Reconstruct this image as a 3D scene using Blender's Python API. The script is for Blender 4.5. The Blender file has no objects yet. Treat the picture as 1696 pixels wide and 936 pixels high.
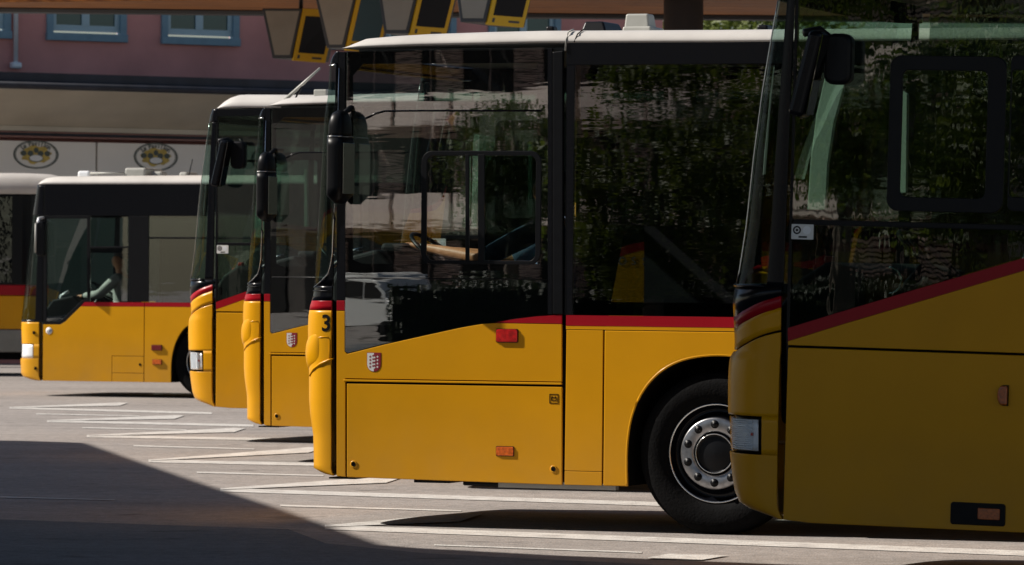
import bpy, bmesh, math, random
from mathutils import Vector, Matrix
random.seed(7)
R = math.radians
scene = bpy.context.scene
C = scene.collection

# ------------------------------------------------------------------ camera, sky, sun, exposure
F = 8000.0            # focal length in pixels of the 1696 px wide photograph
EYE = 1.6
ROLL = R(0.4)
HOR = 460.0
cam_d = bpy.data.cameras.new('camera')
cam = bpy.data.objects.new('camera', cam_d); C.objects.link(cam)
cam.location = (0, 0, EYE)
cam.rotation_euler = (Matrix.Rotation(R(90), 3, 'X') @ Matrix.Rotation(ROLL, 3, 'Z')).to_euler()
cam_d.sensor_width = 36.0
cam_d.lens = 36.0 * F / 1696.0
cam_d.shift_y = -8.0 / 1696.0
cam_d.clip_start = 0.5; cam_d.clip_end = 2000
cam_d.dof.use_dof = True
cam_d.dof.focus_distance = 30.5
cam_d.dof.aperture_fstop = 9.0
scene.camera = cam

SUN_EL = R(39.0)
SUN_AZ = R(173.5)      # direction towards the sun, measured from +X anticlockwise
SDIR = Vector((math.cos(SUN_EL) * math.cos(SUN_AZ), math.cos(SUN_EL) * math.sin(SUN_AZ), math.sin(SUN_EL)))
world = bpy.data.worlds.new('World'); scene.world = world; world.use_nodes = True
wn = world.node_tree; wn.nodes.clear()
sky = wn.nodes.new('ShaderNodeTexSky'); sky.sky_type = 'NISHITA'; sky.sun_disc = False
sky.sun_elevation = SUN_EL
sky.sun_rotation = math.pi / 2 - SUN_AZ
sky.air_density = 1.0; sky.dust_density = 1.0
bg = wn.nodes.new('ShaderNodeBackground'); bg.inputs['Strength'].default_value = 0.05
wo = wn.nodes.new('ShaderNodeOutputWorld')
wn.links.new(sky.outputs[0], bg.inputs['Color']); wn.links.new(bg.outputs[0], wo.inputs['Surface'])
sd = bpy.data.lights.new('sun', 'SUN'); sd.energy = 5.0; sd.angle = R(0.5); sd.color = (1.0, 0.93, 0.84)
so = bpy.data.objects.new('sun', sd); C.objects.link(so)
so.rotation_euler = SDIR.to_track_quat('Z', 'Y').to_euler(); so.location = (-20, 20, 30)
vs = scene.view_settings
vs.view_transform = 'Standard'; vs.look = 'None'; vs.gamma = 1.0; vs.exposure = 0.5; vs.use_curve_mapping = False
scene.render.engine = 'CYCLES'
scene.cycles.max_bounces = 10; scene.cycles.transparent_max_bounces = 24; scene.cycles.glossy_bounces = 5

# ------------------------------------------------------------------ materials
def srgb(r, g, b):
    f = lambda c: (c / 255 / 12.92) if c / 255 <= 0.04045 else ((c / 255 + 0.055) / 1.055) ** 2.4
    return (f(r), f(g), f(b))

def mat(name, col, rough=0.5, metal=0.0, coat=0.0, noise=0.0, nscale=6.0, bump=0.0, bscale=40.0, spec=0.5, rvar=0.0, emit=None, crough=0.06):
    m = bpy.data.materials.new(name); m.use_nodes = True
    nt = m.node_tree; p = nt.nodes['Principled BSDF']
    p.inputs['Base Color'].default_value = (*col, 1)
    p.inputs['Roughness'].default_value = rough
    p.inputs['Metallic'].default_value = metal
    p.inputs['Coat Weight'].default_value = coat
    p.inputs['Coat Roughness'].default_value = crough
    p.inputs['Specular IOR Level'].default_value = spec
    tc = nt.nodes.new('ShaderNodeTexCoord')
    if noise > 0:
        n = nt.nodes.new('ShaderNodeTexNoise'); n.inputs['Scale'].default_value = nscale; n.inputs['Detail'].default_value = 6
        nt.links.new(tc.outputs['Object'], n.inputs['Vector'])
        mr = nt.nodes.new('ShaderNodeMapRange'); mr.inputs[3].default_value = 1 - noise; mr.inputs[4].default_value = 1 + noise
        mr.inputs[1].default_value = 0.3; mr.inputs[2].default_value = 0.7
        nt.links.new(n.outputs['Fac'], mr.inputs[0])
        mx = nt.nodes.new('ShaderNodeVectorMath'); mx.operation = 'SCALE'
        mx.inputs[0].default_value = col
        nt.links.new(mr.outputs[0], mx.inputs['Scale']); nt.links.new(mx.outputs[0], p.inputs['Base Color'])
        if rvar > 0:
            m2 = nt.nodes.new('ShaderNodeMapRange'); m2.inputs[3].default_value = max(0.02, rough - rvar); m2.inputs[4].default_value = rough + rvar
            m2.inputs[1].default_value = 0.3; m2.inputs[2].default_value = 0.7
            nt.links.new(n.outputs['Fac'], m2.inputs[0]); nt.links.new(m2.outputs[0], p.inputs['Roughness'])
    if bump > 0:
        n = nt.nodes.new('ShaderNodeTexNoise'); n.inputs['Scale'].default_value = bscale; n.inputs['Detail'].default_value = 3
        nt.links.new(tc.outputs['Object'], n.inputs['Vector'])
        b = nt.nodes.new('ShaderNodeBump'); b.inputs['Strength'].default_value = bump; b.inputs['Distance'].default_value = 0.01
        nt.links.new(n.outputs['Fac'], b.inputs['Height'])
        nt.links.new(b.outputs[0], p.inputs['Normal'])
        nt.links.new(b.outputs[0], p.inputs['Coat Normal'])
    if emit:
        p.inputs['Emission Color'].default_value = (*emit[0], 1); p.inputs['Emission Strength'].default_value = emit[1]
    return m

def paint(name, col, coat=0.1):
    """bus paint: slightly uneven gloss, road dust settling in blotches towards the sills"""
    m = mat(name, col, rough=0.36, coat=coat, crough=0.16, spec=0.2, noise=0.05, nscale=2.2, bump=0.03, bscale=9)
    nt = m.node_tree; p = nt.nodes['Principled BSDF']
    src = p.inputs['Base Color'].links[0].from_socket
    geo = nt.nodes.new('ShaderNodeNewGeometry'); sep = nt.nodes.new('ShaderNodeSeparateXYZ')
    nt.links.new(geo.outputs['Position'], sep.inputs[0])
    mr = nt.nodes.new('ShaderNodeMapRange'); mr.inputs[1].default_value = 0.85; mr.inputs[2].default_value = 0.25
    mr.inputs[3].default_value = 0.0; mr.inputs[4].default_value = 0.30
    nt.links.new(sep.outputs['Z'], mr.inputs[0])
    n = nt.nodes.new('ShaderNodeTexNoise'); n.inputs['Scale'].default_value = 5; n.inputs['Detail'].default_value = 8
    nt.links.new(geo.outputs['Position'], n.inputs['Vector'])
    mm = nt.nodes.new('ShaderNodeMath'); mm.operation = 'MULTIPLY'
    nt.links.new(mr.outputs[0], mm.inputs[0]); nt.links.new(n.outputs['Fac'], mm.inputs[1])
    mix = nt.nodes.new('ShaderNodeMix'); mix.data_type = 'RGBA'
    nt.links.new(mm.outputs[0], mix.inputs['Factor']); nt.links.new(src, mix.inputs['A'])
    mix.inputs['B'].default_value = (0.25, 0.19, 0.12, 1)
    nt.links.new(mix.outputs['Result'], p.inputs['Base Color'])
    return m

def glass(name, tint, ior=1.75, bump=0.05, bscale=2.0, stretch=(1, 1, 3.0), bdist=0.01, rough=0.0, k=1.0):
    m = bpy.data.materials.new(name); m.use_nodes = True
    nt = m.node_tree; nt.nodes.clear()
    out = nt.nodes.new('ShaderNodeOutputMaterial')
    tr = nt.nodes.new('ShaderNodeBsdfTransparent'); tr.inputs[0].default_value = (*tint, 1)
    gl = nt.nodes.new('ShaderNodeBsdfGlossy'); gl.inputs['Roughness'].default_value = rough; gl.inputs['Color'].default_value = (0.97, 0.98, 1, 1)
    fr = nt.nodes.new('ShaderNodeFresnel'); fr.inputs['IOR'].default_value = ior
    mx = nt.nodes.new('ShaderNodeMixShader')
    tc = nt.nodes.new('ShaderNodeTexCoord'); mp = nt.nodes.new('ShaderNodeMapping'); mp.inputs['Scale'].default_value = stretch
    n = nt.nodes.new('ShaderNodeTexNoise'); n.inputs['Scale'].default_value = bscale; n.inputs['Detail'].default_value = 3.0
    b = nt.nodes.new('ShaderNodeBump'); b.inputs['Strength'].default_value = bump; b.inputs['Distance'].default_value = bdist
    nt.links.new(tc.outputs['Object'], mp.inputs['Vector']); nt.links.new(mp.outputs[0], n.inputs['Vector'])
    nt.links.new(n.outputs['Fac'], b.inputs['Height']); nt.links.new(b.outputs[0], gl.inputs['Normal'])
    ml = nt.nodes.new('ShaderNodeMath'); ml.operation = 'MULTIPLY'; ml.inputs[1].default_value = k; nt.links.new(fr.outputs[0], ml.inputs[0])
    nt.links.new(ml.outputs[0], mx.inputs[0]); nt.links.new(tr.outputs[0], mx.inputs[1]); nt.links.new(gl.outputs[0], mx.inputs[2])
    nt.links.new(mx.outputs[0], out.inputs['Surface'])
    return m

YEL = (0.66, 0.305, 0.0015)
M = {}
M['yellow'] = paint('bus_yellow', YEL)
M['red'] = paint('bus_red', (0.33, 0.003, 0.011))
M['black'] = mat('gloss_black', (0.0035, 0.004, 0.006), rough=0.22, spec=0.22, coat=0.0, bump=0.03, bscale=4)
M['satin'] = mat('satin_black', (0.0045, 0.0048, 0.006), rough=0.38, spec=0.18, noise=0.2, nscale=8)
M['rubber'] = mat('black_rubber', (0.012, 0.012, 0.013), rough=0.75, noise=0.25, nscale=14, spec=0.3)
M['tyre'] = mat('tyre_rubber', (0.0032, 0.0032, 0.0036), rough=0.85, noise=0.35, nscale=18, bump=0.3, bscale=60, spec=0.1)
M['seam'] = mat('seam_black', (0.006, 0.006, 0.006), rough=0.9, spec=0.1)
M['roofwhite'] = mat('roof_white', (0.52, 0.495, 0.465), rough=0.5, noise=0.10, nscale=3, bump=0.05, bscale=12)
M['offwhite'] = mat('hatch_plastic', (0.36, 0.36, 0.33), rough=0.5, noise=0.08, nscale=6)
M['chrome'] = mat('bright_trim', (0.75, 0.74, 0.72), rough=0.22, metal=1.0)
M['steel'] = mat('brushed_steel', (0.33, 0.33, 0.34), rough=0.34, metal=1.0, noise=0.25, nscale=22)
M['glassA'] = glass('side_glass', (0.82, 0.86, 0.85), ior=2.0, bump=0.016, bscale=1.3, stretch=(0.8, 1, 5.0))
M['glassB'] = glass('coach_glass', (0.58, 0.68, 0.61), ior=1.8, bump=0.04, bscale=1.2, stretch=(4.0, 1, 1.2))
M['glassP'] = glass('privacy_glass', (0.42, 0.44, 0.46), ior=1.75, bump=0.035, bscale=1.3, stretch=(0.8, 1, 4.5))
M['shield'] = glass('windscreen_glass', (0.62, 0.74, 0.70), ior=1.35, bump=0.0, bscale=1.0, k=0.2)
M['farglass'] = glass('far_side_glass', (0.52, 0.58, 0.56), ior=1.35, bump=0.0, k=0.5)
M['interior'] = mat('interior_grey', (0.012, 0.013, 0.015), rough=0.7, noise=0.2, nscale=5)
M['ceiling'] = mat('interior_ceiling', (0.10, 0.10, 0.095), rough=0.7)
M['palestreak'] = mat('pale_streak', (0.55, 0.60, 0.54), rough=0.6)
M['vinyl'] = mat('dash_vinyl', (0.012, 0.0125, 0.014), rough=0.6, spec=0.2, bump=0.1, bscale=80)
M['fabric'] = mat('seat_fabric', (0.02, 0.027, 0.05), rough=0.9, noise=0.5, nscale=30)
M['polered'] = mat('pole_red', (0.5, 0.03, 0.02), rough=0.35)
M['poleyel'] = mat('pole_yellow', (0.7, 0.4, 0.03), rough=0.35)
M['redlens'] = mat('red_lens', (0.45, 0.008, 0.008), rough=0.15, coat=0.6, noise=0.4, nscale=40)
M['redlens2'] = mat('dark_red_lens', (0.16, 0.008, 0.01), rough=0.2, coat=0.6)
M['orange'] = mat('orange_lens', (0.60, 0.115, 0.012), rough=0.18, coat=0.6, noise=0.35, nscale=70)
M['orange2'] = mat('dim_orange_lens', (0.42, 0.09, 0.012), rough=0.2, coat=0.6, noise=0.35, nscale=70)
M['lamp'] = mat('lamp_reflector', (0.82, 0.84, 0.86), rough=0.3, metal=0.1)
M['lampglass'] = glass('lamp_glass', (0.94, 0.96, 0.98), ior=1.4, bump=0.0, k=0.3)
M['white'] = mat('sticker_white', (0.72, 0.72, 0.70), rough=0.5)
M['deepred'] = mat('emblem_red', (0.24, 0.010, 0.022), rough=0.45)
M['blackink'] = mat('ink_black', (0.003, 0.003, 0.003), rough=0.6, spec=0.1)
M['blueink'] = mat('ink_blue', (0.05, 0.08, 0.2), rough=0.5)
M['skin'] = mat('skin', (0.62, 0.26, 0.12), rough=0.5, noise=0.1, nscale=30, bump=0.1, bscale=90)
M['shirtblue'] = mat('shirt_blue', (0.16, 0.23, 0.36), rough=0.85, noise=0.15, nscale=12)
M['shirtwhite'] = mat('shirt_white', (0.55, 0.56, 0.52), rough=0.85, noise=0.1, nscale=12)
M['trousers'] = mat('trousers_dark', (0.02, 0.022, 0.03), rough=0.9)
M['hair'] = mat('hair_dark', (0.03, 0.02, 0.014), rough=0.6, noise=0.4, nscale=60)
M['mirrorglass'] = mat('mirror_glass', (0.30, 0.32, 0.33), rough=0.015, metal=1.0)
M['line'] = None

# ------------------------------------------------------------------ mesh helpers
def link(name, me, material=None, parent=None, smooth=False, bevel=0.0, solid=0.0, segs=2):
    o = bpy.data.objects.new(name, me); C.objects.link(o)
    if material is not None and len(me.materials) == 0: me.materials.append(material)
    if parent is not None: o.parent = parent
    if smooth:
        for p in me.polygons: p.use_smooth = True
    if solid:
        s = o.modifiers.new('solid', 'SOLIDIFY'); s.thickness = solid; s.offset = -1
    if bevel:
        b = o.modifiers.new('bevel', 'BEVEL'); b.width = bevel; b.segments = segs; b.limit_method = 'ANGLE'; b.angle_limit = R(40)
        b.harden_normals = False
    return o

def mesh(name, verts, faces, material, parent=None, **k):
    me = bpy.data.meshes.new(name); me.from_pydata([tuple(v) for v in verts], [], faces); me.update()
    bm = bmesh.new(); bm.from_mesh(me); bmesh.ops.recalc_face_normals(bm, faces=bm.faces); bm.to_mesh(me); bm.free()
    return link(name, me, material, parent, **k)

def prism_data(poly, v0, v1):
    n = len(poly)
    V = [(u, v0, z) for u, z in poly] + [(u, v1, z) for u, z in poly]
    Fc = [tuple(range(n)), tuple(range(2 * n - 1, n - 1, -1))] + [(i, (i + 1) % n, n + (i + 1) % n, n + i) for i in range(n)]
    return V, Fc

def plate(name, poly, v0, v1, material, parent, bevel=0.0025, **k):
    """polygon in the (u,z) plane of a bus side, extruded across v"""
    V, Fc = prism_data(poly, v0, v1)
    return mesh(name, V, Fc, material, parent, bevel=bevel, **k)

def box(name, x0, x1, y0, y1, z0, z1, material, parent=None, bevel=0.0, **k):
    V = [(x, y, z) for x in (x0, x1) for y in (y0, y1) for z in (z0, z1)]
    Fc = [(0, 1, 3, 2), (4, 6, 7, 5), (0, 4, 5, 1), (2, 3, 7, 6), (0, 2, 6, 4), (1, 5, 7, 3)]
    return mesh(name, V, Fc, material, parent, bevel=bevel, **k)

def boxes_data(lst):
    V = []; Fc = []
    for (x0, x1, y0, y1, z0, z1) in lst:
        b = len(V)
        V += [(x, y, z) for x in (x0, x1) for y in (y0, y1) for z in (z0, z1)]
        Fc += [tuple(b + i for i in f) for f in ((0, 1, 3, 2), (4, 6, 7, 5), (0, 4, 5, 1), (2, 3, 7, 6), (0, 2, 6, 4), (1, 5, 7, 3))]
    return V, Fc

def tube_data(path, r, seg=8, closed=False):
    path = [Vector(p) for p in path]; n = len(path); V = []; Fc = []
    rr = r if isinstance(r, (list, tuple)) else [r] * n
    up = Vector((0, 0, 1))
    for i, p in enumerate(path):
        a = path[i - 1] if (i > 0 or closed) else p
        b = path[(i + 1) % n] if (i < n - 1 or closed) else p
        t = (b - a).normalized()
        ref = up if abs(t.dot(up)) < 0.9 else Vector((0, 1, 0))
        s = t.cross(ref).normalized(); w = s.cross(t).normalized()
        for k in range(seg):
            an = 2 * math.pi * k / seg
            V.append(p + (s * math.cos(an) + w * math.sin(an)) * rr[i])
    m = n if closed else n - 1
    for i in range(m):
        for k in range(seg):
            j = (i + 1) % n
            Fc.append((i * seg + k, i * seg + (k + 1) % seg, j * seg + (k + 1) % seg, j * seg + k))
    if not closed:
        Fc.append(tuple(range(seg))); Fc.append(tuple((n - 1) * seg + k for k in range(seg)))
    return V, Fc

def tube(name, path, r, material, parent=None, seg=8, closed=False):
    V, Fc = tube_data(path, r, seg, closed)
    return mesh(name, V, Fc, material, parent, smooth=True)

def lathe(name, prof, material, parent=None, seg=48, smooth=True, closed=False):
    """profile [(r, y)] turned about the local y axis"""
    V = []; Fc = []; n = len(prof)
    for k in range(seg):
        a = 2 * math.pi * k / seg
        for r, y in prof: V.append((r * math.cos(a), y, r * math.sin(a)))
    for k in range(seg):
        j = (k + 1) % seg
        for i in range(n - 1 if not closed else n):
            i2 = (i + 1) % n
            Fc.append((k * n + i, k * n + i2, j * n + i2, j * n + i))
    return mesh(name, V, Fc, material, parent, smooth=smooth)

def empty(name, loc=(0, 0, 0), rot=(0, 0, 0), parent=None):
    o = bpy.data.objects.new(name, None); C.objects.link(o)
    o.location = loc; o.rotation_euler = rot; o.empty_display_size = 0.2
    if parent: o.parent = parent
    return o

def tag(o, label, cat, group=None):
    o['label'] = label; o['category'] = cat
    if group: o['group'] = group
    return o

def struct(o): o['kind'] = 'structure'; return o

def copy_tree(o, parent=None):
    c = o.copy(); C.objects.link(c); c.parent = parent
    for ch in [x for x in bpy.data.objects if x.parent == o]:
        copy_tree(ch, c)
    return c

def text_mesh(s, size, align='CENTER', bold=0.0):
    cu = bpy.data.curves.new('t', 'FONT'); cu.body = s; cu.size = size; cu.align_x = align; cu.align_y = 'CENTER'
    cu.offset = bold; cu.resolution_u = 4
    o = bpy.data.objects.new('t', cu); C.objects.link(o)
    dg = bpy.context.evaluated_depsgraph_get()
    me = bpy.data.meshes.new_from_object(o.evaluated_get(dg))
    bpy.data.objects.remove(o); bpy.data.curves.remove(cu)
    return me

def rrect(x0, x1, z0, z1, r, n=5):
    P = []
    for cx, cz, a0 in ((x1 - r, z1 - r, 0), (x0 + r, z1 - r, 90), (x0 + r, z0 + r, 180), (x1 - r, z0 + r, 270)):
        for i in range(n + 1):
            a = R(a0 + 90 * i / n); P.append((cx + r * math.cos(a), cz + r * math.sin(a)))
    return P

def ring_plate(name, outer, inner, v0, v1, material, parent, bevel=0.003):
    """frame between two loops with the same number of points"""
    n = len(outer)
    V = [(u, v0, z) for u, z in outer] + [(u, v0, z) for u, z in inner] + [(u, v1, z) for u, z in outer] + [(u, v1, z) for u, z in inner]
    Fc = []
    for i in range(n):
        j = (i + 1) % n
        Fc += [(i, j, n + j, n + i), (2 * n + i, 3 * n + i, 3 * n + j, 2 * n + j), (i, 2 * n + i, 2 * n + j, j), (n + i, n + j, 3 * n + j, 3 * n + i)]
    return mesh(name, V, Fc, material, parent, bevel=bevel)

# ------------------------------------------------------------------ photograph geometry (measured once, gives real sizes on real planes)
def ray(x, y):
    dx, dy = x - 848.0, y - 468.0
    c, s = math.cos(ROLL), math.sin(ROLL)
    tx = dx * c + dy * s; ty = -dx * s + dy * c
    return Vector((tx / F, 1.0, -(ty + (468.0 - HOR)) / F))
CAMP = Vector((0, 0, EYE))
def ground(x, y, z=0.0):
    d = ray(x, y); t = (z - EYE) / d.z
    return CAMP + d * t
def at(x, y, D): return CAMP + ray(x, y) * D

class Plane:
    """vertical working plane of a thing: local x along it, local y into it"""
    def __init__(s, px, D, yaw, pitch=0.0, z=0.0):
        p = at(px[0], px[1], D)
        s.loc = Vector((p.x, p.y, z)); s.rot = (0, pitch, yaw)
        from mathutils import Euler
        s.M = Matrix.Translation(s.loc) @ Euler(s.rot).to_matrix().to_4x4()
        s.I = s.M.inverted()
    def __call__(s, x, y, v=0.0):
        a = s.I @ CAMP; d = s.I.to_3x3() @ ray(x, y)
        t = (v - a.y) / d.y
        q = a + d * t
        return (q.x, q.z)
    def poly(s, pts, v=0.0): return [s(x, y, v) for x, y in pts]

YAW = R(-20)
SY, CY = math.sin(R(20)), math.cos(R(20))
W = 1.25              # half width of a bus
PA = Plane((555, 650), 31.07, YAW, R(0.12))
PA2 = Plane((435.5, 600), 41.6, YAW, R(0.12))
PB = Plane((1294, 940), 25.4, YAW, R(1.25))
PB1 = Plane((357.5, 600), 46.5, YAW, 0.0)
PBH = Plane((712, 600), 36.6, YAW, 0.0)
PC = Plane((70.5, 600), 63.5, R(-19), 0.0)

# ------------------------------------------------------------------ front skins
class Skin:
    def __init__(s, plane, prof, n=3.3):
        """prof: photograph points of the nose outline, bottom to top"""
        s.n = n; s.pl = plane
        s.zs = []; s.Fs = []
        for x, y in prof:
            u, z = plane(x, y); L = CY * max(-u, 0.004)
            lo, hi = 0.0, 3.0
            for _ in range(40):
                m = (lo + hi) / 2
                g = max(CY * m * math.sin(t) ** (2 / n) - SY * (W - W * math.cos(t) ** (2 / n)) for t in [R(k * 1.5) for k in range(0, 60)])
                if g < L: lo = m
                else: hi = m
            s.zs.append(z); s.Fs.append(max(lo, 0.01))
    def Fz(s, z):
        zs = s.zs
        if z <= zs[0]: return s.Fs[0]
        for i in range(len(zs) - 1):
            if zs[i] <= z <= zs[i + 1]:
                t = (z - zs[i]) / max(1e-6, zs[i + 1] - zs[i]); return s.Fs[i] * (1 - t) + s.Fs[i + 1] * t
        return s.Fs[-1]
    def P(s, th, z, off=0.0):
        f = s.Fz(z); n = s.n
        c, si = math.cos(th), max(0.0, math.sin(th))
        v = W - W * math.copysign(abs(c) ** (2 / n), c); u = -f * si ** (2 / n)
        if off:
            nx, ny = -max(f, 0.15) * 0 - (si ** (2 - 2 / n)) / max(f, 0.1), -math.copysign(abs(c) ** (2 - 2 / n), c) / W
            l = math.hypot(nx, ny); u += off * nx / l; v += off * ny / l
        return (u, v, z)
    def th_px(s, x, y):
        """theta and z of the skin point seen at a photograph pixel"""
        u, z = s.pl(x, y); L = -u * CY
        best = 0; 
        for k in range(0, 400):
            t = R(k * 0.2); p = s.P(t, z)
            o = -CY * p[0] - SY * p[1]
            if o >= L: return t, z
            best = t
        return best, z
    def zlist(s, z0, z1, step=0.05):
        zz = [z0] + [z for z in s.zs if z0 + 0.002 < z < z1 - 0.002] + [z1]
        out = []
        for a, b in zip(zz, zz[1:]):
            k = max(1, int(math.ceil((b - a) / step)))
            out += [a + (b - a) * i / k for i in range(k)]
        return out + [z1]
    def patch(s, name, z0, z1, material, parent, t0=0.0, t1=math.pi, off=0.0, nt=48, solid=0.015, step=0.05, zmap=None):
        """t0,t1 numbers or functions of z;  z0,z1 numbers or functions of theta"""
        fz0 = z0 if callable(z0) else (lambda t: z0)
        fz1 = z1 if callable(z1) else (lambda t: z1)
        base = s.zlist(z0 if not callable(z0) else z0(0), z1 if not callable(z1) else z1(0), step)
        a, b = base[0], base[-1]; fr = [(z - a) / (b - a) for z in base]
        V = []; Fc = []
        for q in fr:
            zr = a + (b - a) * q
            ta = t0(zr) if callable(t0) else t0
            tb = t1(zr) if callable(t1) else t1
            for i in range(nt + 1):
                x = i / nt
                t = ta + (tb - ta) * (0.5 - 0.5 * math.cos(math.pi * x))
                za, zb = fz0(t), fz1(t)
                z = za + (zb - za) * q
                V.append(s.P(t, z, off))
        m = nt + 1
        for j in range(len(fr) - 1):
            for i in range(nt):
                Fc.append((j * m + i, j * m + i + 1, (j + 1) * m + i + 1, (j + 1) * m + i))
        me = bpy.data.meshes.new(name); me.from_pydata(V, [], Fc); me.update()
        me.flip_normals()
        return link(name, me, material, parent, smooth=True, solid=solid)

# ------------------------------------------------------------------ shared bus pieces
_wheel = {}
def wheel(parent, u, v, z, r=0.5, flip=False):
    w = empty('wheel', (u, v, z), (0, 0, math.pi if flip else 0), parent)
    key = round(r, 3)
    if key not in _wheel:
        k = r / 0.5
        o = lathe('tyre', [(a * k, b) for a, b in [(0.302, 0.045), (0.315, 0.02), (0.36, 0.0), (0.42, -0.004), (0.455, 0.006), (0.482, 0.03), (0.494, 0.05), (0.5, 0.075), (0.5, 0.21), (0.49, 0.25), (0.44, 0.275), (0.31, 0.26)]], M['tyre'], w, seg=72)
        o2 = lathe('rim', [(a * k, b) for a, b in [(0.302, 0.05), (0.305, 0.026), (0.299, 0.022), (0.294, 0.028)]], M['chrome'], w, seg=72)
        o3 = lathe('rim_well', [(a * k, b) for a, b in [(0.296, 0.03), (0.285, 0.07), (0.262, 0.085), (0.232, 0.06), (0.222, 0.02), (0.216, 0.006)]], M['black'], w, seg=72)
        o4 = lathe('nut_ring', [(a * k, b) for a, b in [(0.2205, 0.010), (0.218, -0.004), (0.210, -0.008), (0.143, -0.008), (0.135, -0.002), (0.131, 0.02)]], M['steel'], w, seg=72)
        o5 = lathe('hub_cap', [(a * k, b) for a, b in [(0.132, 0.015), (0.123, 0.01), (0.121, -0.012), (0.117, -0.014), (0.114, 0.004), (0.10, 0.002), (0.06, -0.008), (0.001, -0.012)]], M['satin'], w, seg=48)
        o6 = lathe('hub_ring', [(a * k, b) for a, b in [(0.1225, 0.0), (0.1215, -0.0145), (0.1195, -0.016), (0.1165, -0.0145)]], M['chrome'], w, seg=48)
        nut = None; nuts = []
        for i in range(10):
            a = R(90 + 36 * i)
            if nut is None:
                nut = lathe('wheel_nut', [(0.0265, -0.0070), (0.0265, -0.0092), (0.013, -0.0092), (0.0125, -0.022), (0.008, -0.026), (0.0005, -0.026)], M['satin'], w, seg=16)
                q = nut
            else:
                q = nut.copy(); C.objects.link(q)
            q.location = (0.178 * k * math.cos(a), 0, 0.178 * k * math.sin(a)); nuts.append(q)
        _wheel[key] = [o, o2, o3, o4, o5, o6] + nuts
    else:
        for o in _wheel[key]:
            c = o.copy(); C.objects.link(c); c.parent = w
    return w

def seat_mesh():
    bm = bmesh.new()
    def bx(x0, x1, y0, y1, z0, z1, sh=0):
        vs_ = [bm.verts.new((x + (sh if z == z1 else 0), y, z)) for x in (x0, x1) for y in (y0, y1) for z in (z0, z1)]
        for f in ((0, 1, 3, 2), (4, 6, 7, 5), (0, 4, 5, 1), (2, 3, 7, 6), (0, 2, 6, 4), (1, 5, 7, 3)): bm.faces.new([vs_[i] for i in f])
    bx(-0.22, 0.24, -0.21, 0.21, 0.38, 0.48)
    bx(0.16, 0.26, -0.21, 0.21, 0.44, 1.08, 0.12)
    bx(-0.05, 0.05, -0.05, 0.05, 0.0, 0.39)
    bmesh.ops.recalc_face_normals(bm, faces=bm.faces)
    me = bpy.data.meshes.new('seat'); bm.to_mesh(me); bm.free(); me.materials.append(M['fabric'])
    return me
SEAT = seat_mesh()
def seat(parent, u, v, z):
    o = bpy.data.objects.new('seat', SEAT); C.objects.link(o); o.parent = parent; o.location = (u, v, z)
    b = o.modifiers.new('bevel', 'BEVEL'); b.width = 0.03; b.segments = 2
    return o

def far_shell(root, zb, zsill, zwt, ztop, Ln, rear_glass=True, first=0.9, pitch=1.62, ymat='yellow'):
    """right side, rear, floor and interior common to every bus; v runs 0..2.5"""
    fs = []
    box('right_side_panel', 0.02, Ln, 2.47, 2.5, zb, zsill, M[ymat], root, bevel=0.004)
    box('right_stripe', 0.02, Ln, 2.498, 2.503, zsill - 0.07, zsill - 0.004, M['red'], root)
    box('right_cant_rail', 0.0, Ln, 2.47, 2.5, zwt, ztop, M['black'], root)
    u = first; k = 0
    while u < Ln - 0.5:
        e = min(u + pitch, Ln - 0.06)
        box('right_window', u + 0.05, e - 0.05, 2.482, 2.488, zsill, zwt, M['farglass'], root)
        box('right_pillar', e - 0.05, e + 0.05, 2.472, 2.499, zsill, zwt, M['black'], root)
        u = e
        k += 1
    box('right_pillar', first - 0.06, first + 0.05, 2.472, 2.499, zsill, zwt, M['black'], root)
    box('right_door_glass', 0.05, first - 0.06, 2.482, 2.488, zb + 0.25, zwt, M['farglass'], root)
    box('rear_panel', Ln - 0.03, Ln, 0.03, 2.47, zb, 1.7, M[ymat], root, bevel=0.01)
    box('rear_window', Ln - 0.025, Ln - 0.015, 0.12, 2.38, 1.7, zwt, M['glassP'], root)
    box('rear_header', Ln - 0.03, Ln, 0.03, 2.47, zwt, ztop, M['black'], root, bevel=0.01)
    box('chassis', 0.05, Ln - 0.05, 0.66, 1.84, zb + 0.05, zb + 0.13, M['seam'], root)

def roof(root, plane, low, top, Ln, material, wid=0.13):
    """low/top: lists of photograph points along the roof edge and crown, same count"""
    V = []; Fc = []
    st = []
    for (a, b) in zip(low, top):
        u, z0 = plane(*a); u2, z1 = plane(*b); st.append((u, z0, max(z1, z0 + 0.002)))
    ul, zl, zt = st[-1]; st.append((Ln - 0.15, zl, zt)); st.append((Ln, zl, zl + 0.004))
    prof = [(0.0, 0.0), (0.0, 0.18), (0.012, 0.42), (0.04, 0.68), (0.085, 0.87), (0.15, 0.97), (0.30, 1.0), (1.25, 1.06)]
    prof = prof + [(2.5 - v, h) for v, h in reversed(prof[:-1])]
    for (u, z0, z1) in st:
        for v, h in prof: V.append((u, v, z0 + (z1 - z0) * h))
    n = len(prof)
    for i in range(len(st) - 1):
        for k in range(n - 1): Fc.append((i * n + k, i * n + k + 1, (i + 1) * n + k + 1, (i + 1) * n + k))
        Fc.append((i * n + n - 1, i * n, (i + 1) * n, (i + 1) * n + n - 1))
    return mesh('roof', V, Fc, material, root, smooth=True)

def arch_pts(pts, cx):
    """left half of a wheel arch, low to crown -> full arch left to right"""
    return pts + [(2 * cx - x, y) for x, y in reversed(pts[:-1])]

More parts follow.
